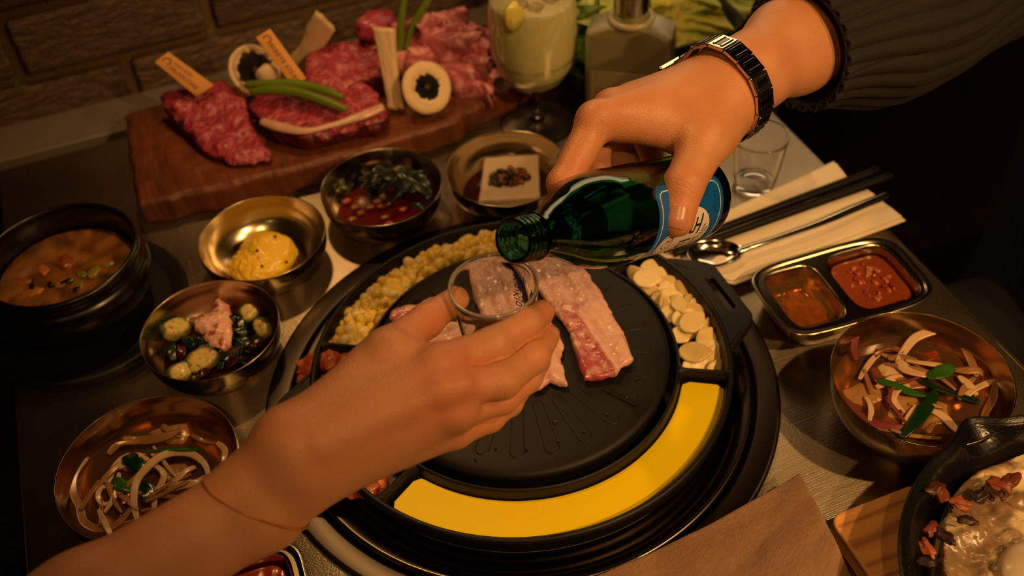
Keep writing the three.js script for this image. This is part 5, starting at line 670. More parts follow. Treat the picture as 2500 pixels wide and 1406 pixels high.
{
  const [t, fill, cups, sup] = sauceDish('rectangular steel two part sauce dish beside the handle of the grill pan');
  const P0 = [0.2620, 0.0003, 0.0655], ry = -0.055; t.position.set(...P0); t.rotation.y = ry;
  const put = (o) => { o.position.set(...P0); o.rotation.y = ry; return o; };
  put(fluid('oil_sauce', grid(96, 3, (u, v) => { const q = sup(0, 0, (cups[0][2] - 0.0026) * v, (cups[0][3] - 0.0026) * v, 0)[Math.round(u * 96)]; return [cups[0][0] + q[0], 0.0165, q[2]]; }), [0.72, 0.40, 0.10], 'dark golden oil sauce in the smaller cup of the sauce dish', 'sauce'));
  put(single('bean_paste', tint(xf(blob(0.016, 0.35, 2.4, 3, 5, [1.05, 0.42, 1.45]), [-0.0335, 0.0085, 0.004]), (x, y, z) => { const k = sstep(-0.2, 0.3, fbm(x * 160, y * 160, z * 160)); return [mixn(0.26, 0.52, k), mixn(0.10, 0.24, k), mixn(0.02, 0.05, k)]; }), mVeal, 'brown bean paste lying in the golden oil sauce', 'paste'));
  const red = put(fill(1, 0.0185, mFood(0x8c3f1c, 0.25), 'red_sauce', 'orange red chunky sauce in the larger cup of the sauce dish', 0.0022, 4)); const R = rng(8);
  for (let i = 0; i < 34; i++) { const a = R() * 6.28, r = Math.sqrt(R()) * 0.8; const p = part(red, 'sauce_chunk', blob(0.0016 + R() * 0.0016, 0.3, 2, i, 2, [1.4, 0.7, 1]), mFood([0xb0552a, 0xc07a4a, 0x8f2c0e][i % 3], 0.25)); p.position.set(0.030 + Math.cos(a) * r * 0.024, 0.0188, Math.sin(a) * r * 0.027); p.rotation.set(R() * 3, R() * 3, R() * 3); }
  const [t2, fill2] = sauceDish('rectangular steel two part sauce dish half hidden under the bare forearm'), P2 = [-0.2945, 0.0003, 0.1580], r2 = -0.05; t2.position.set(...P2); t2.rotation.y = r2;
  const put2 = (o) => { o.position.set(...P2); o.rotation.y = r2; return o; };
  put2(fill2(1, 0.0185, mFood(0x8a2a0c, 0.2), 'red_sauce', 'red sauce in the sauce dish under the bare forearm', 0.002, 7)); put2(fill2(0, 0.0145, mFood(0x2e1404, 0.1), 'soy_sauce', 'dark sauce in the cup nearest the table edge under the forearm', 0, 8));
}
// ---------------------------------------------------------------- near right corner: kraft paper, pine trivet, skillet
{
  const tK = tex(512, 512, (u, v) => { const k = 0.60 + 0.05 * pn(u, v, 50) + 0.05 * pn(u, v, 5, 2) + 0.03 * pn(u, v, 140, 3); return [k, k * 0.77, k * 0.58]; });
  const A = V([-0.0525, 0.012, 0.2262]), B = V([0.1294, 0.022, 0.2139]), C = V([0.1173, 0.016, 0.3032]), O = V(-0.06, 0.006, 0.40);
  const cr = (u, v) => { let h = 0; for (const [a, b, c, s] of [[0.8, 0.6, 0.75, 0.018], [0.2, 0.98, 0.42, 0.016], [0.95, -0.3, 0.55, 0.020], [0.9, -0.45, 0.25, 0.018], [0.6, 0.8, 1.0, 0.016]]) { const d = a * u + b * v - c; h += s * Math.abs(d) * (d > 0 ? 1.6 : 0.6); } return h; };
  const g = sheet(60, 60, (u, v) => { const q = A.clone().lerp(B, u).lerp(O.clone().lerp(C, u), v); return [q.x, q.y + 0.6 * (cr(u, v) - mixn(mixn(cr(0, 0), cr(1, 0), u), mixn(cr(0, 1), cr(1, 1), u), v)) + 0.012 * Math.sin(Math.PI * v) - 0.003 * v + 0.0012 * n3(u * 5, v * 5, 2), q.z]; }, 0.0008, 1, 1);
  single('kraft_paper', g, mat(0xffffff, 0.75, { map: tK, bumpMap: rep(tPaper, 3, 3), bumpScale: 0.0003 }), 'creased brown kraft paper sheet lying over the near edge of the burner ring', 'paper');
  const s = new THREE.Shape(), a = [0.1293, 0.018, 0.2511], b = [0.1951, 0.018, 0.252], k = V(b).sub(V(a)).normalize(), n = V(-k.z, 0, k.x), W = 0.30, H = 0.29, r = 0.012;
  s.moveTo(r, 0); s.lineTo(W - r, 0); s.quadraticCurveTo(W, 0, W, r); s.lineTo(W, H - r); s.quadraticCurveTo(W, H, W - r, H); s.lineTo(r, H); s.quadraticCurveTo(0, H, 0, H - r); s.lineTo(0, r); s.quadraticCurveTo(0, 0, r, 0);
  const tg = new THREE.ExtrudeGeometry(s, { depth: 0.013, bevelEnabled: true, bevelSize: 0.002, bevelThickness: 0.002, bevelOffset: -0.002, bevelSegments: 4 }).rotateX(Math.PI / 2).translate(0, 0.0165, 0);
  const tr = single('wooden_trivet', tg, mat(0xffffff, 0.45, { map: rep(tPine, 5, 7) }), 'light pine board under the black skillet', 'board'); tr.position.set(a[0], 0.0004, a[2]); tr.rotation.y = -Math.atan2(k.z, k.x);
  const sk = thing('skillet', 'black cast iron skillet with a pouring lip on the pine board', 'skillet', [0.2476, 0.0175, 0.3885]);
  const pr = [[0, 0.0], [0.100, 0.0], [0.108, 0.002], [0.126, 0.030], [0.1335, 0.0405], [0.1365, 0.0425], [0.1368, 0.0440], [0.1350, 0.0450], [0.1315, 0.0438], [0.1275, 0.0400], [0.112, 0.012], [0.104, 0.0055], [0, 0.0050]], PR = new THREE.SplineCurve(pr.map((q) => new THREE.Vector2(...q))).getPoints(90);
  const lip = [0.2433, 0.062, 0.2535], la = Math.atan2(lip[2] - 0.3885, lip[0] - 0.2476);
  part(sk, 'pan_body', grid(180, 90, (u, v) => { const p = PR[Math.round(v * 90)], q = u * Math.PI * 2; let d = Math.abs(((q - la + Math.PI * 3) % (Math.PI * 2)) - Math.PI); const w = Math.exp(-(d * d) / 0.014), up = sstep(0.02, 0.044, p.y) * sstep(0.115, 0.13, p.x), r = p.x + 0.011 * w * up; return [Math.cos(q) * r, p.y - 0.002 * w * up, Math.sin(q) * r]; }), mat(0x0b0b0b, 0.28, { clearcoat: 0.3, bumpMap: rep(tIron, 6, 2), bumpScale: 0.0002 }));
  // cheese topped food
  const R = rng(77), f = (x, y, z) => { const X = x - 0.255, Z = z - 0.392, r = Math.hypot(X, Z); const top = 0.052 + 0.012 * Math.max(0, 1 - r / 0.11) + 0.012 * fbm(x * 38, 3, z * 38, 4) + 0.003 * fbm(x * 120, 5, z * 120, 3); return Math.max(y - top, r - (0.119 + 0.012 * n3(Math.atan2(Z, X) * 1.6 + 4, 1, r * 20)) + (y - 0.05) * 0.2, 0.0235 - y) * 0.8; };
  const food = tint(netMesh(f, [0.13, 0.02, 0.27], [0.375, 0.085, 0.52], 0.0022), (x, y, z) => { const n = fbm(x * 30 + 2, y * 30, z * 30, 4), m = fbm(x * 110, y * 110, z * 110, 3), c = clamp(sstep(-0.06, 0.10, n) * 1.0 + 0.25 - sstep(0.2, 0.45, m) * 0.6), b = sstep(0.42, 0.5, 1 - c); return [mixn(0.14 + 0.2 * m, 0.84, c), mixn(0.05 + 0.06 * m, 0.66, c), mixn(0.02 + 0.02 * m, 0.36, c)]; });
  single('cheese_dish', food, mFood(0xffffff, 0.3, { vertexColors: true }), 'browned melted cheese over stir fried food in the black skillet', 'food');
  [[[0.1847, 0.062, 0.283], 0.0055, 0x4a1c0a], [[0.1864, 0.062, 0.2872], 0.005, 0x7a3214], [[0.2192, 0.07, 0.3005], 0.006, 0x8a3f1a], [[0.2285, 0.071, 0.3007], 0.006, 0x6a2a10], [[0.2126, 0.068, 0.3014], 0.005, 0x3a180a], [[0.1921, 0.063, 0.2985], 0.0055, 0xa0522a], [[0.2052, 0.067, 0.3009], 0.005, 0x2a1206], [[0.1544, 0.058, 0.3164], 0.005, 0xa8562c], [[0.1479, 0.058, 0.3239], 0.0045, 0x2a1206], [[0.165, 0.06, 0.3058], 0.0045, 0x7a3214], [[0.1684, 0.062, 0.3152], 0.005, 0x2e1408], [[0.1855, 0.066, 0.3121], 0.0045, 0x3a1a0a], [[0.2197, 0.07, 0.3059], 0.0045, 0x54220c]].forEach(([p, r, c], i) => { const m = single('charred_piece', blob(r * 0.9, 0.55, 1.1, i * 3, 4, [1.5, 0.55, 0.9]), mat(c, 0.5, { clearcoat: 0.15, clearcoatRoughness: 0.3 }), placed('charred crumb on the skillet cheese', p, [0.2, 0, 0.31], 0.06, ['handle', 'near edge', 'paper', 'broth']), 'food', 'charred crumbs in the skillet'); m.position.set(...p); m.rotation.y = i * 1.1; });
  const eg = single('rice_cake', blob(0.016, 0.08, 1.2, 4, 4, [1.6, 0.7, 1.1]), mFood(0xd8c4a4, 0.35), 'smooth white piece resting on the browned cheese', 'food'); eg.position.set(...[0.2067, 0.058, 0.3534]);
}
// ---------------------------------------------------------------- bottle being poured and the glass that takes it
const BM = V([-0.049, 0.2516, 0.1314]), BB = V([0.125, 0.1584, 0.0455]), BAX = BB.clone().sub(BM).normalize();
{
  const t = thing('soju_bottle', 'green glass liquor bottle with a blue label tilted over the held shot glass', 'bottle', BM.toArray());
  t.quaternion.setFromUnitVectors(V(0, -1, 0), BAX); // local +y towards the mouth, mouth at y = 0
  const thr = (s) => 0.00075 * Math.max(0, Math.sin((s - 0.0028) / 0.0043 * Math.PI * 2));
  const out = []; // [radius, distance from the mouth]
  for (let s = 0; s <= 0.0215; s += 0.0005) out.push([0.0139 + (s < 0.0012 ? -0.0006 * Math.pow(1 - s / 0.0012, 2) : 0) + (s > 0.0025 && s < 0.0168 ? thr(s) : 0) + (s > 0.0172 && s < 0.0205 ? 0.0016 * Math.sin((s - 0.0172) / 0.0033 * Math.PI) : 0), s]);
  const body = new THREE.SplineCurve([[0.0139, 0.0215], [0.0142, 0.027], [0.0158, 0.035], [0.0198, 0.047], [0.0248, 0.059], [0.0290, 0.071], [0.0317, 0.083], [0.0326, 0.094], [0.0328, 0.108], [0.0325, 0.150], [0.0325, 0.188], [0.0323, 0.205], [0.0312, 0.2125], [0.0285, 0.2165], [0.024, 0.2172]].map((q) => new THREE.Vector2(...q))).getPoints(110).map((q) => [q.x, q.y]);
  out.push(...body, [0.018, 0.2150], [0.0, 0.2120]);
  const inner = [[0.0, 0.2085], [0.018, 0.2105], [0.0255, 0.2110], [0.0287, 0.2065], [0.0293, 0.198], [0.0294, 0.150], [0.0296, 0.108], [0.0294, 0.094], [0.0284, 0.083], [0.0258, 0.0715], [0.0216, 0.0595], [0.0168, 0.0475], [0.0128, 0.0355], [0.0112, 0.027], [0.0108, 0.018], [0.0106, 0.004], [0.0112, 0.0012], [0.0122, 0.0002], [0.0131, 0]];
  const inn = new THREE.SplineCurve(inner.map((q) => new THREE.Vector2(...q))).getPoints(150).map((q) => [Math.max(0, q.x), q.y]);
  const glass = new THREE.MeshPhysicalMaterial({ color: 0xffffff, roughness: 0.02, transmission: 1, thickness: 0.004, ior: 1.5, attenuationColor: new THREE.Color().setRGB(0.04, 0.28, 0.15), attenuationDistance: 0.005 });
  part(t, 'bottle_glass', lathe([...inn, ...out].map(([r, s]) => [r, -s]).reverse(), 128), glass);
  // label: blue paper with a white roundel, wrapped round the body
  const cv = document.createElement('canvas'); cv.width = 1024; cv.height = 900; const x = cv.getContext('2d'); // canvas x: along the bottle's girth, y: from the shoulder down
  x.fillStyle = '#0a5fb4'; x.fillRect(0, 0, 1024, 900); x.strokeStyle = '#efe3c6'; x.lineWidth = 9; x.beginPath(); x.roundRect(46, 46, 932, 808, 60); x.stroke();
  x.fillStyle = '#ece2da'; x.beginPath(); x.arc(512, 470, 292, 0, 7); x.fill(); x.beginPath(); x.arc(512, 200, 104, 0, 7); x.fill();
  x.strokeStyle = '#27385a'; x.lineWidth = 7; x.beginPath(); x.arc(512, 196, 84, 0, 7); x.stroke(); x.lineWidth = 10; x.beginPath(); x.moveTo(470, 214); x.quadraticCurveTo(490, 150, 530, 176); x.quadraticCurveTo(570, 190, 548, 226); x.moveTo(486, 236); x.lineTo(470, 252); x.moveTo(540, 232); x.lineTo(566, 248); x.stroke();
  x.strokeStyle = '#161a26'; x.fillStyle = '#161a26'; x.lineWidth = 24; x.lineCap = 'round'; x.lineJoin = 'round';
  const ln = (...p) => { x.beginPath(); x.moveTo(p[0], p[1]); for (let i = 2; i < p.length; i += 2) x.lineTo(p[i], p[i + 1]); x.stroke(); };
  x.save(); x.translate(70, 96); x.scale(0.9, 0.88); ln(318, 400, 440, 400); ln(382, 404, 330, 500); ln(378, 430, 440, 492); ln(476, 372, 476, 540); ln(330, 548, 330, 612, 476, 612); // first syllable
  ln(566, 384, 700, 384, 700, 440, 570, 440, 570, 496, 706, 496); ln(636, 508, 636, 566); ln(546, 576, 730, 576); x.restore(); // second syllable
  x.font = 'bold 42px sans-serif'; x.textAlign = 'center'; x.fillText('IS BACK', 560, 690); x.fillText('SOJU', 560, 734); x.font = '30px sans-serif'; x.fillText('• • •   ★ ★ ★   • • •', 512, 336);
  x.fillStyle = '#0a3550'; x.font = '62px sans-serif'; x.fillText('360 ml', 800, 800); x.font = '34px sans-serif'; x.fillText('16.9%', 200, 790); for (let i = 0; i < 5; i++) x.fillRect(700 + i * 4, 826 + i * 3, 190, 2); for (let i = 0; i < 7; i++) x.fillRect(860 + (i % 2) * 6, 560 + i * 22, 84, 6);
  const map = new THREE.CanvasTexture(cv); map.colorSpace = THREE.SRGBColorSpace;
  const w = 1.36, s0 = 0.112, s1 = 0.198, face = Math.PI * 1.0;
  const lg = sheet(60, 20, (u, v) => { const c = 0.13, cu = clamp(u), cv2 = clamp(v); const a = face - w + 2 * w * cu, rc = 0.008; const sE = mixn(s0, s1, cv2), eu = Math.min(cu, 1 - cu) * 2 * w * 0.0326, cut = eu < rc ? rc - Math.sqrt(Math.max(0, rc * rc - (rc - eu) * (rc - eu))) : 0, ss = mixn(s0 + cut, s1 - cut, cv2); return [Math.sin(a) * 0.03275, -ss, Math.cos(a) * 0.03275]; }, 0.00022);
  { const uv = lg.attributes.uv; for (let i = 0; i < uv.count; i++) uv.setXY(i, uv.getX(i), 1 - uv.getY(i)); }
  const lab = part(t, 'bottle_label', lg, mat(0xffffff, 0.4, { map }), 'blue paper label with a white roundel and dark lettering'); { const e1 = camera.position.clone().sub(BB).addScaledVector(BAX, -camera.position.clone().sub(BB).dot(BAX)).normalize(), e2 = BAX.clone().cross(e1); if (e2.y > 0) e2.negate(); const q = e1.multiplyScalar(Math.cos(1.0)).addScaledVector(e2, Math.sin(1.0)).applyQuaternion(t.quaternion.clone().invert()); lab.rotation.y = Math.atan2(-q.x, -q.z); }
  // the spirit inside, level in the tilted bottle: everything of the inner room below a horizontal plane
  const up = V(0, 1, 0).applyQuaternion(t.quaternion.clone().invert()), lv = V(0, -0.050, 0).dot(up) + 0.012;
  const IP = inn.slice().sort((a, b) => a[1] - b[1]), rin = (s) => { for (let i = 1; i < IP.length; i++) if (s <= IP[i][1]) { const k = (s - IP[i - 1][1]) / (IP[i][1] - IP[i - 1][1] + 1e-9); return mixn(IP[i - 1][0], IP[i][0], clamp(k)); } return 0; };
  const fl = (X, Y, Z) => { const s = -Y, r = Math.hypot(X, Z); let d = s < 0.03 ? 0.03 - s : s > 0.2085 ? s - 0.2085 : r - rin(s) + 0.0004; return Math.max(d, X * up.x + Y * up.y + Z * up.z - lv); };
  const liq = netMesh(fl, [-0.032, -0.212, -0.032], [0.032, -0.026, 0.032], 0.0016);
  const sp = single('clear_liquor', liq, new THREE.MeshPhysicalMaterial({ color: 0xffffff, roughness: 0.0, transmission: 1, thickness: 0.05, ior: 1.34 }), 'clear liquor nearly filling the tilted green bottle', 'drink'); sp.position.copy(t.position); sp.quaternion.copy(t.quaternion);
}
{
  const t = thing('shot_glass', 'clear shot glass with blue lettering held under the bottle mouth', 'glass', [-0.063, 0.160, 0.130]);
  part(t, 'glass_body', shotShape, mGlass); part(t, 'rim', rimShape, mRimSheen);
  const cv = document.createElement('canvas'); cv.width = 512; cv.height = 512; const x = cv.getContext('2d'); x.clearRect(0, 0, 512, 512); x.lineCap = 'round'; x.lineJoin = 'round';
  const ln = (c, w, ...p) => { x.strokeStyle = c; x.lineWidth = w; x.beginPath(); x.moveTo(p[0], p[1]); for (let i = 2; i < p.length; i += 2) x.lineTo(p[i], p[i + 1]); x.stroke(); };
  const B = '#2a48d8';
  for (const [ox, oy] of [[10, 40], [10, 240]]) { ln(B, 13, ox + 40, oy + 14, ox + 70, oy + 14); ln(B, 13, ox + 16, oy + 44, ox + 96, oy + 44); ln(B, 13, ox + 56, oy + 48, ox + 20, oy + 96); ln(B, 13, ox + 60, oy + 64, ox + 92, oy + 96); ln(B, 13, ox + 126, oy + 10, ox + 126, oy + 120); ln(B, 13, ox + 104, oy + 62, ox + 126, oy + 62); }
  ln(B, 13, 40, 150, 120, 150, 120, 182, 44, 182, 44, 214, 126, 214); ln(B, 13, 40, 360, 126, 360); ln(B, 13, 60, 392, 60, 430, 118, 430, 118, 392, 60, 392);
  x.fillStyle = '#4a5a8c'; x.beginPath(); x.ellipse(330, 190, 90, 120, 0.2, 0, 7); x.fill(); x.fillStyle = '#b3202a'; x.beginPath(); x.ellipse(300, 110, 46, 30, 0.5, 0, 7); x.fill(); x.fillStyle = '#d9932a'; for (const [a, b] of [[290, 200], [350, 180], [370, 250], [330, 270], [300, 250]]) { x.beginPath(); x.ellipse(a, b, 20, 12, a, 0, 7); x.fill(); } ln(B, 14, 260, 330, 330, 380, 380, 330, 400, 400); ln(B, 10, 430, 420, 450, 450); ln(B, 10, 460, 400, 476, 430); ln('#b3202a', 9, 200, 60, 214, 90);
  const map = new THREE.CanvasTexture(cv); map.colorSpace = THREE.SRGBColorSpace;
  const pr = part(t, 'glass_print', grid(40, 24, (u, v) => { const a = mixn(2.35, 0.75, u), y = mixn(0.018, 0.052, v), r = mixn(0.0236, 0.0270, (y - 0.018) / 0.036) - 0.0022; return [Math.sin(a) * r, y, Math.cos(a) * r]; }), mat(0xffffff, 0.5, { map, transparent: true }), 'blue brush lettering and a small coloured emblem');
}
// ---------------------------------------------------------------- two people
function cap(p, q) { // rounded cone between two joints [x, y, z, r]
  const ax = p[0], ay = p[1], az = p[2], bx = q[0] - ax, by = q[1] - ay, bz = q[2] - az, l2 = bx * bx + by * by + bz * bz + 1e-12, ra = p[3], rb = q[3];
  return (x, y, z) => { const wx = x - ax, wy = y - ay, wz = z - az, t = clamp((wx * bx + wy * by + wz * bz) / l2), dx = wx - bx * t, dy = wy - by * t, dz = wz - bz * t; return Math.sqrt(dx * dx + dy * dy + dz * dz) - (ra + (rb - ra) * t); };
}
const J = (p, r) => [p[0], p[1], p[2], r];
function limbField(base, kBase, fingers, kFinger, wrinkles, extra) {
  const bs = base.map(([a, b]) => cap(a, b)), fs = fingers.map((ch) => ch.slice(1).map((q, i) => cap(ch[i], q)));
  return (x, y, z) => {
    let d = 1; for (const b of bs) d = smin(d, b(x, y, z), kBase);
    let o = d; for (const ch of fs) { let m = 1; for (const c of ch) m = smin(m, c(x, y, z), 0.004); const v = smin(d, m, kFinger); if (v < o) o = v; }
    if (o < 0.006 && o > -0.006) for (const [c, ax, n, gap, dep, rad] of wrinkles) { const dx = x - c[0], dy = y - c[1], dz = z - c[2], q = dx * dx + dy * dy + dz * dz; if (q < rad * rad * 4) { const s = dx * ax.x + dy * ax.y + dz * ax.z, wob = 0.0006 * n3(dx * 300, dy * 300, dz * 300); let g = 0; for (let i = 0; i < n; i++) { const e = (s + wob - (i - (n - 1) / 2) * gap) / 0.0008; g += Math.exp(-e * e); } o += dep * g * Math.exp(-q / (rad * rad)); } }
    return extra ? extra(o, x, y, z) : o;
  };
}
const tSkin = tex(512, 512, (u, v) => 0.5 + 0.35 * pn(u, v, 60) + 0.3 * pn(u, v, 110, 3) + 0.15 * pn(u, v, 30, 6), false);
function skinMaterial(base) { return mat(new THREE.Color().setRGB(...base), 0.46, { vertexColors: true, bumpMap: rep(tSkin, 26, 26), bumpScale: 0.0003, sheen: 0.15, sheenRoughness: 0.5, clearcoat: 0.06, clearcoatRoughness: 0.4 }); }
function skinTint(g, spots, seed) { return tint(g, (x, y, z) => { let r = 0; for (const [p, w, k] of spots) { const q = ((x - p[0]) ** 2 + (y - p[1]) ** 2 + (z - p[2]) ** 2) / (w * w); r += k * Math.exp(-q); } r = clamp(r); const n = 1 + 0.13 * fbm(x * 55 + seed, y * 55, z * 55, 4), m = clamp(0.5 + 1.1 * fbm(x * 24 - seed, y * 24, z * 24, 3)) * 0.16; return [n, n * (1 - 0.20 * r - m), n * (1 - 0.24 * r - m * 1.2)]; }); }
function onSkin(f, from, dir) { const q = V(from), d = V(dir).normalize(); let s = 0; for (let i = 0; i < 80; i++) { const v = f(q.x, q.y, q.z); if (Math.abs(v) < 1e-5 || s > 0.09) break; q.addScaledVector(d, v * 0.9); s += v * 0.9; } return q; }
function nail(person, f, c, along, out, len, wid) {
  const A = V(along).normalize(), N = V(out).normalize(), S = A.clone().cross(N).normalize(); N.copy(S.clone().cross(A)).normalize(); if (N.dot(V(out)) < 0) N.negate();
  const g = sheet(16, 18, (u, v) => { const a = (v - 0.5) * len, b = (u - 0.5) * wid * Math.pow(Math.sin(Math.PI * (0.16 + 0.68 * clamp(v))), 0.5), s = V(c).addScaledVector(A, a).addScaledVector(S, b).addScaledVector(N, 0.004); const q = onSkin(f, s, N.clone().negate()); q.addScaledVector(N, 0.0002 - 0.0007 * Math.pow(Math.abs(u - 0.5) * 2, 4)); return [q.x, q.y, q.z]; }, 0.0006);
  return part(person, 'fingernail', g, mat(0xc98a70, 0.3, { clearcoat: 0.3, clearcoatRoughness: 0.2 }));
}
// the person who holds the glass: bare right forearm and hand
{
  const t = thing('person', 'person holding out a shot glass with a bare right arm and thin bracelet', 'person');
  const mI = J([-0.1137, 0.216, 0.1741], 0.0118), mM = J([-0.1164, 0.2116, 0.1896], 0.0116), mR = J([-0.1137, 0.1954, 0.1941], 0.0108), mP = J([-0.1132, 0.1733, 0.1907], 0.0098), tM = J([-0.1369, 0.218, 0.1525], 0.0120);
  const base = [
    [[-0.60, 0.13, 0.30, 0.041], [-0.470, 0.160, 0.250, 0.034]], [[-0.470, 0.160, 0.250, 0.034], J([-0.3328, 0.1786, 0.2185], 0.0215)], [[-0.470, 0.155, 0.255, 0.034], J([-0.3311, 0.1635, 0.226], 0.0215)],
    [J([-0.3328, 0.1786, 0.2185], 0.0215), J([-0.2335, 0.1854, 0.1906], 0.0165)], [J([-0.3311, 0.1635, 0.226], 0.0215), J([-0.2295, 0.1676, 0.2001], 0.0160)],
    [J([-0.2335, 0.1854, 0.1906], 0.0165), J([-0.21, 0.2017, 0.1827], 0.0165)], [J([-0.2295, 0.1676, 0.2001], 0.0160), J([-0.2031, 0.1831, 0.1925], 0.0165)],
    [J([-0.1987, 0.2013, 0.1793], 0.0155), tM], [J([-0.2043, 0.2023, 0.1839], 0.0155), mI], [J([-0.203, 0.1976, 0.1893], 0.0160), mM], [J([-0.2018, 0.188, 0.1908], 0.0158), mR], [J([-0.2011, 0.1769, 0.1908], 0.0152), mP],
    [J([-0.1842, 0.1834, 0.1702], 0.016), J([-0.1218, 0.1908, 0.1711], 0.0115)], [J([-0.1837, 0.1898, 0.1726], 0.0175), J([-0.1425, 0.2002, 0.1515], 0.0135)], [J([-0.1438, 0.2064, 0.155], 0.011), J([-0.1253, 0.2101, 0.1616], 0.009)],
  ];
  const fingers = [
    [tM, J([-0.1076, 0.2097, 0.1322], 0.0103), J([-0.0831, 0.2008, 0.1139], 0.0082)],
    [mI, J([-0.078, 0.2117, 0.1695], 0.0106), J([-0.0531, 0.2096, 0.1591], 0.0092), J([-0.0394, 0.2042, 0.1499], 0.0077)],
    [mM, J([-0.0816, 0.2042, 0.1911], 0.0104), J([-0.0569, 0.2008, 0.179], 0.0091), J([-0.0411, 0.1941, 0.1614], 0.0075)],
    [mR, J([-0.0809, 0.1816, 0.1852], 0.0096), J([-0.06, 0.1768, 0.1734], 0.0085), J([-0.0463, 0.1717, 0.1594], 0.0072)],
    [mP, J([-0.0885, 0.1611, 0.1804], 0.0086), J([-0.0715, 0.1541, 0.1696], 0.0076), J([-0.0602, 0.1504, 0.1594], 0.0066)],
  ];
  const ax = (a, b) => V(b).sub(V(a)).normalize(), w = [[[-0.1083, 0.2215, 0.133], ax([-0.1369, 0.218, 0.1525], [-0.1076, 0.2097, 0.1322]), 3, 0.0022, 0.0005, 0.010], [[-0.0772, 0.2182, 0.1748], ax([-0.1137, 0.216, 0.1741], [-0.0774, 0.2095, 0.169]), 2, 0.0026, 0.0003, 0.009]];
  const knob = [cap(J([-0.117, 0.2229, 0.1792], 0.004), J([-0.1044, 0.2222, 0.1781], 0.004)), cap(J([-0.1184, 0.2186, 0.195], 0.004), J([-0.1062, 0.2187, 0.196], 0.004)), cap(J([-0.1158, 0.2015, 0.2004], 0.004), J([-0.1067, 0.1995, 0.1995], 0.004)), cap(J([-0.1893, 0.2134, 0.1935], 0.0035), J([-0.1155, 0.2234, 0.1791], 0.0035)), cap(J([-0.1891, 0.2105, 0.1997], 0.0035), J([-0.1179, 0.22, 0.1952], 0.0035)), cap(J([-0.1393, 0.2243, 0.157], 0.006), J([-0.1361, 0.2255, 0.1568], 0.006))];
  const f = limbField(base, 0.017, fingers, 0.0050, w, (o, x, y, z) => { if (o > 0.02) return o; for (const k of knob) o = smin(o, k(x, y, z), 0.010); return o; });
  const g = netMesh(f, [-0.66, 0.08, 0.08], [0.0, 0.275, 0.36], 0.0016);
  planarUV(g, V(0.86, 0.35, 0.36), V(-0.2, 0.75, -0.63));
  const spots = [[[-0.1139, 0.2257, 0.1817], 0.020, 0.35], [[-0.1162, 0.2188, 0.1956], 0.020, 0.4], [[-0.1144, 0.1993, 0.2017], 0.020, 0.55], [[-0.0386, 0.2067, 0.1521], 0.012, 0.6], [[-0.0412, 0.196, 0.1625], 0.012, 0.7], [[-0.1026, 0.2123, 0.1401], 0.014, 0.8], [[-0.2033, 0.2164, 0.1769], 0.02, 0.3]];
  part(t, 'arm', skinTint(g, spots, 3), skinMaterial([0.60, 0.285, 0.14]));
  nail(t, f, [-0.0376, 0.1979, 0.1586], V([-0.041, 0.1949, 0.1607]).sub(V([-0.0569, 0.2018, 0.1778])), V(0.93, 0.05, 0.30), 0.010, 0.009);
  const mShirt = mat(0x14110f, 0.85);
  part(t, 'sleeve', tube([[-0.53, 0.146, 0.273], [-0.60, 0.13, 0.30], [-0.70, 0.17, 0.32], [-0.80, 0.28, 0.30]], (s) => 0.052 + 0.022 * s, 40, 32), mShirt);
  part(t, 'shirt', grid(96, 40, (u, v) => { const a = u * Math.PI * 2, y = mixn(-0.42, 0.42, v), k = 1 - 0.25 * sstep(0.7, 1, v) + 0.03 * Math.sin(y * 9 + a * 2); return [-0.90 + Math.cos(a) * 0.13 * k, y, 0.20 + Math.sin(a) * 0.20 * k]; }), mShirt);
  part(t, 'trousers', merge([0.12, 0.30].map((z) => tube([[-0.90, -0.34, z], [-0.78, -0.31, z], [-0.62, -0.30, z], [-0.55, -0.33, z], [-0.55, -0.5, z], [-0.56, -0.73, z]], (s) => 0.08 - 0.025 * s, 60, 28))), mShirt);
  // thin chain round the wrist
  const c = V([-0.2321, 0.1766, 0.1942]), A = V([-0.21, 0.2017, 0.1827]).sub(V([-0.2335, 0.1854, 0.1906])).normalize(), S = V([-0.2295, 0.1676, 0.2001]).sub(V([-0.2335, 0.1854, 0.1906])).normalize(); S.addScaledVector(A, -S.dot(A)).normalize(); const N = A.clone().cross(S);
  const ring = []; for (let i = 0; i < 40; i++) { const a = i / 40 * Math.PI * 2, d = S.clone().multiplyScalar(Math.cos(a)).addScaledVector(N, Math.sin(a)); const q = onSkin(f, c.clone().addScaledVector(d, 0.05).addScaledVector(A, 0.004 * Math.cos(a)), d.clone().negate()); ring.push(q.addScaledVector(d, 0.0006)); }
  const curve = new THREE.CatmullRomCurve3(ring, true); const beads = [new THREE.TubeGeometry(curve, 220, 0.0005, 8, true)]; for (let i = 0; i < 140; i++) beads.push(new THREE.SphereGeometry(0.00075, 6, 5).translate(...curve.getPointAt(i / 140).toArray()));
  single('bracelet', merge(beads), mat(0xc98a45, 0.25, { metalness: 1 }), 'thin gold chain bracelet on the bare wrist in front of the grill pan', 'bracelet');
}
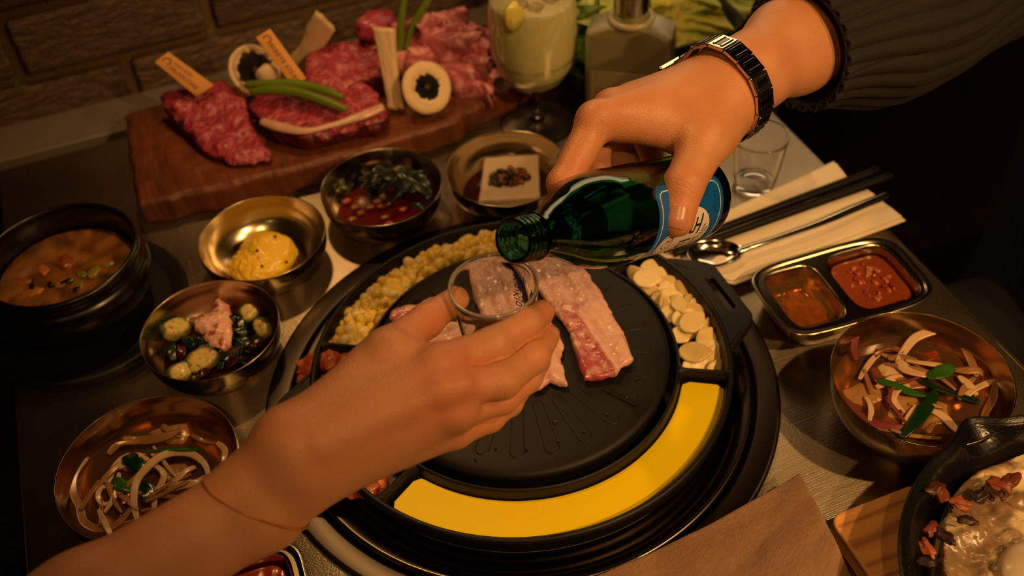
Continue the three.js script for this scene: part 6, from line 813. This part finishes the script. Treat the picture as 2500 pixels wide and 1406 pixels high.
// the person who pours: right hand round the bottle, watch, rolled ribbed sleeve
{
  const t = thing('person', 'person in a dark ribbed sweater pouring from the green bottle', 'person');
  const mI = J([0.0509, 0.2397, 0.0312], 0.0122), mM = J([0.071, 0.234, 0.0141], 0.0120), mR = J([0.0913, 0.2239, 0.0016], 0.0114), mP = J([0.1106, 0.213, -0.0074], 0.0104), tM = J([0.1208, 0.22, 0.0599], 0.0165);
  const base = [
    [J([0.4038, 0.1959, -0.0699], 0.036), J([0.2395, 0.2125, -0.0121], 0.0262)], [J([0.3998, 0.2062, -0.082], 0.034), J([0.2319, 0.225, -0.0232], 0.0250)],
    [J([0.2395, 0.2125, -0.0121], 0.0262), J([0.19, 0.2213, 0.01], 0.0215)], [J([0.2319, 0.225, -0.0232], 0.0250), J([0.1869, 0.2276, 0.0024], 0.0210)],
    [J([0.19, 0.2213, 0.01], 0.0215), J([0.1647, 0.2232, 0.0205], 0.0205)], [J([0.1869, 0.2276, 0.0024], 0.0210), J([0.1625, 0.2298, 0.0084], 0.0200)],
    [J([0.1584, 0.2249, 0.0225], 0.0180), mI], [J([0.1624, 0.2258, 0.011], 0.0185), mM], [J([0.1681, 0.2226, 0.0014], 0.0175), mR], [J([0.1733, 0.2155, -0.0042], 0.0165), mP],
    [J([0.1602, 0.2211, 0.0241], 0.0200), tM], [J([0.1597, 0.2145, 0.019], 0.018), J([0.1315, 0.2142, 0.0487], 0.0165)],
    [J([0.0716, 0.233, 0.0301], 0.0115), J([0.1083, 0.2239, 0.0457], 0.0125)], [J([0.0964, 0.2298, 0.0313], 0.014), J([0.1213, 0.2192, 0.046], 0.0150)], [J([0.0976, 0.2135, 0.0041], 0.013), J([0.1567, 0.2046, 0.0076], 0.016)],
  ];
  const fingers = [
    [tM, J([0.0883, 0.2149, 0.0902], 0.0136), J([0.0764, 0.2002, 0.1046], 0.0118)],
    [mI, J([0.0139, 0.2202, 0.0602], 0.0110), J([0.0168, 0.1924, 0.0575], 0.0095), J([0.0299, 0.1728, 0.0527], 0.0082)],
    [mM, J([0.0572, 0.2042, 0.0154], 0.0112), J([0.0578, 0.1749, 0.0211], 0.0096), J([0.0659, 0.1638, 0.0309], 0.0084)],
    [mR, J([0.0838, 0.1926, -0.0007], 0.0108), J([0.087, 0.1627, 0.0078], 0.0094), J([0.0949, 0.1533, 0.0203], 0.0082)],
    [mP, J([0.1104, 0.1803, -0.0059], 0.0096), J([0.1141, 0.1535, 0.0026], 0.0084), J([0.123, 0.1461, 0.0133], 0.0074)],
  ];
  const ax = (a, b) => V(b).sub(V(a)).normalize(), tA = ax([0.1208, 0.22, 0.0599], [0.0891, 0.2136, 0.0888]), iA = ax([0.0509, 0.2397, 0.0312], [0.0205, 0.2189, 0.0519]);
  const w = [[[0.085, 0.2213, 0.0972], tA, 4, 0.0024, 0.00055, 0.009], [[0.0472, 0.2495, 0.0361], iA, 4, 0.0020, 0.0003, 0.009], [[0.0157, 0.2273, 0.0564], iA, 3, 0.0022, 0.0004, 0.008]];
  const knob = [cap(J([0.0482, 0.2461, 0.0325], 0.007), J([0.0505, 0.2464, 0.0329], 0.007)), cap(J([0.1107, 0.2265, 0.0646], 0.008), J([0.118, 0.2279, 0.0625], 0.008)), cap(J([0.1395, 0.235, 0.0221], 0.004), J([0.0542, 0.2466, 0.034], 0.004))];
  const f = limbField(base, 0.016, fingers, 0.0070, w, (o, x, y, z) => { if (o > 0.02) return o; for (const k of knob) o = smin(o, k(x, y, z), 0.011); return o; });
  const g = netMesh(f, [-0.02, 0.095, -0.19], [0.44, 0.285, 0.13], 0.0016);
  planarUV(g, V(-0.80, 0.3, 0.5), V(0.3, 0.9, -0.1));
  const spots = [[[0.0855, 0.2204, 0.0953], 0.012, 0.7], [[0.0753, 0.2086, 0.1074], 0.014, 1.0], [[0.0217, 0.2265, 0.0591], 0.02, 0.7], [[0.0469, 0.2473, 0.0367], 0.012, 0.5], [[0.0782, 0.2274, 0.0426], 0.02, 0.5]];
  part(t, 'arm', skinTint(g, spots, 8), skinMaterial([0.64, 0.31, 0.15]));
  nail(t, f, [0.0738, 0.208, 0.1104], V([0.0775, 0.2004, 0.1018]).sub(V([0.0891, 0.2136, 0.0888])), V(-0.22, 0.705, 0.674), 0.0150, 0.0142);
  // sweater: turned-up sleeve and body with ribs that run along the knit
  const mKnit = mat(0x1d1a15, 0.85, { sheen: 0.4, sheenRoughness: 0.6, sheenColor: new THREE.Color(0x4a4030) });
  const sc = new THREE.CatmullRomCurve3([[0.2435, 0.2147, -0.019], [0.2739, 0.2105, -0.0283], [0.315, 0.2027, -0.0423], [0.4021, 0.1849, -0.0694], [0.521, 0.1687, -0.1217], [0.6363, 0.1691, -0.1808]].map((q) => V(q)));
  const sleeve = sheet(150, 54, (u, v) => {
    const tt = clamp(v), q = sc.getPointAt(tt * 0.999), T = sc.getTangentAt(tt * 0.999), S = T.clone().cross(V(0, 1, 0)).normalize(), N = S.clone().cross(T), a = u * Math.PI * 2 + 0.5 * tt;
    const rr = (0.046 + 0.020 * sstep(0, 0.22, tt) - 0.006 * sstep(0.3, 0.5, tt) + 0.02 * sstep(0.5, 1, tt)) * (1 + 0.05 * n3(Math.cos(a) * 1.5, Math.sin(a) * 1.5, tt * 7) * sstep(0.02, 0.2, tt)), rib = 0.0042 * Math.pow(0.5 + 0.5 * Math.cos(a * 26 + 2.2 * Math.sin(tt * 6)), 0.7);
    q.addScaledVector(S, Math.cos(a) * (rr + rib)).addScaledVector(N, Math.sin(a) * (rr + rib)); return [q.x, q.y, q.z];
  }, 0.003);
  part(t, 'sleeve', sleeve, mKnit);
  part(t, 'cuff_lining', sheet(100, 8, (u, v) => { const tt = clamp(v) * 0.10, q = sc.getPointAt(tt), T = sc.getTangentAt(tt), S = T.clone().cross(V(0, 1, 0)).normalize(), N = S.clone().cross(T), a = u * Math.PI * 2, rr = mixn(0.0455, 0.036, clamp(v)); q.addScaledVector(S, Math.cos(a) * rr).addScaledVector(N, Math.sin(a) * rr); return [q.x, q.y, q.z]; }, 0.002), mKnit);
  part(t, 'sweater_body', grid(220, 60, (u, v) => { const a = u * Math.PI * 2, y = mixn(-0.42, 0.46, v), k = 1 - 0.25 * sstep(0.7, 1, v) + 0.05 * Math.sin(y * 9), rib = 1 + 0.018 * Math.cos(a * 64); return [0.745 + Math.cos(a) * 0.15 * k * rib, y, 0.02 + Math.sin(a) * 0.21 * k * rib]; }), mKnit);
  part(t, 'trousers', merge([-0.07, 0.12].map((z) => tube([[0.74, -0.34, 0.02 + z * 0.8], [0.62, -0.31, 0.03 + z], [0.48, -0.30, 0.03 + z], [0.40, -0.33, 0.03 + z], [0.41, -0.5, 0.03 + z], [0.43, -0.73, 0.03 + z]], (s) => 0.085 - 0.025 * s, 60, 28))), mat(0x0c0a09, 0.85));
  // wristwatch
  const c = V([0.159, 0.2288, 0.0142]), A = V([0.235, 0.2188, -0.018]).sub(V([0.1638, 0.2265, 0.0145])).normalize(), up0 = V(-0.22, 0.70, 0.67), S = A.clone().cross(up0).normalize(), N = S.clone().cross(A).normalize();
  const wt = thing('wristwatch', 'polished steel bracelet watch on the wrist of the pouring hand', 'watch');
  const at = (a, off, sh) => { const d = S.clone().multiplyScalar(Math.cos(a)).addScaledVector(N, Math.sin(a)); const o = c.clone().addScaledVector(A, sh); const q = onSkin(f, o.clone().addScaledVector(d, 0.07), d.clone().negate()); return [q.addScaledVector(d, off), d]; };
  const mPol = mat(0xd2c9b8, 0.12, { metalness: 1 }), mDark = mat(0x5e574c, 0.22, { metalness: 1 });
  const n = 18, W = 0.0190;
  const P = []; for (let i = 0; i < 60; i++) { const a = i / 60 * Math.PI * 2; const [q, d] = at(a, 0.0024, 0.0), r = q.clone().sub(c).length(), e = 1 / Math.hypot(Math.cos(a) / 0.0315, Math.sin(a) / 0.0285); P.push(c.clone().addScaledVector(d, Math.max(r, e) + 0.0025 * Math.max(0, Math.cos(a - WATCH_GAP())))); }
  const wc = new THREE.CatmullRomCurve3(P, true);
  const linkBody = rbox(1, 1, 1, 0.12, 2);
  for (let i = 0; i < n; i++) {
    const u = i / n, q = wc.getPointAt(u), T = wc.getTangentAt(u), O = T.clone().cross(A).normalize(); if (O.dot(q.clone().sub(c)) < 0) O.negate();
    const len = wc.getLength() / n, m4 = new THREE.Matrix4().makeBasis(T, O, T.clone().cross(O)), isCase = false;
    const L = part(wt, 'link', merge([rbox(len * 0.985, 0.0030, W, 0.0007, 2)]), mPol); L.position.copy(q); L.quaternion.setFromRotationMatrix(m4);
    for (const s of [-0.24, 0.24]) { const b = part(L, 'link_bar', rbox(len * 0.16, 0.0014, W * 0.74, 0.0005, 2), mPol); b.position.set(len * s, 0.0016, 0); }
    const mid = part(L, 'link_centre', rbox(len * 0.26, 0.0009, W * 0.70, 0.0003, 2), mDark); mid.position.set(0, 0.0014, 0);
  }
  { const u = 0.0 + WATCH_FACE(), q = wc.getPointAt(u), T = wc.getTangentAt(u), O = T.clone().cross(A).normalize(); if (O.dot(q.clone().sub(c)) < 0) O.negate(); const m4 = new THREE.Matrix4().makeBasis(T, O, T.clone().cross(O));
    const cs = part(wt, 'watch_case', merge([rbox(0.030, 0.0075, 0.026, 0.0022, 4), xf(new THREE.CylinderGeometry(0.0022, 0.0022, 0.003, 16), [0, 0, 0.0145], [Math.PI / 2, 0, 0])]), mPol); cs.position.copy(q).addScaledVector(O, 0.0022); cs.quaternion.setFromRotationMatrix(m4);
    const dl = part(cs, 'watch_dial', rbox(0.021, 0.0006, 0.021, 0.0002, 2), mat(0x16161a, 0.15, { clearcoat: 1 })); dl.position.set(0, 0.0039, 0); }
}
function WATCH_GAP() { return -1.2; }
function WATCH_FACE() { return 0.6; }
renderer.render(scene, camera);
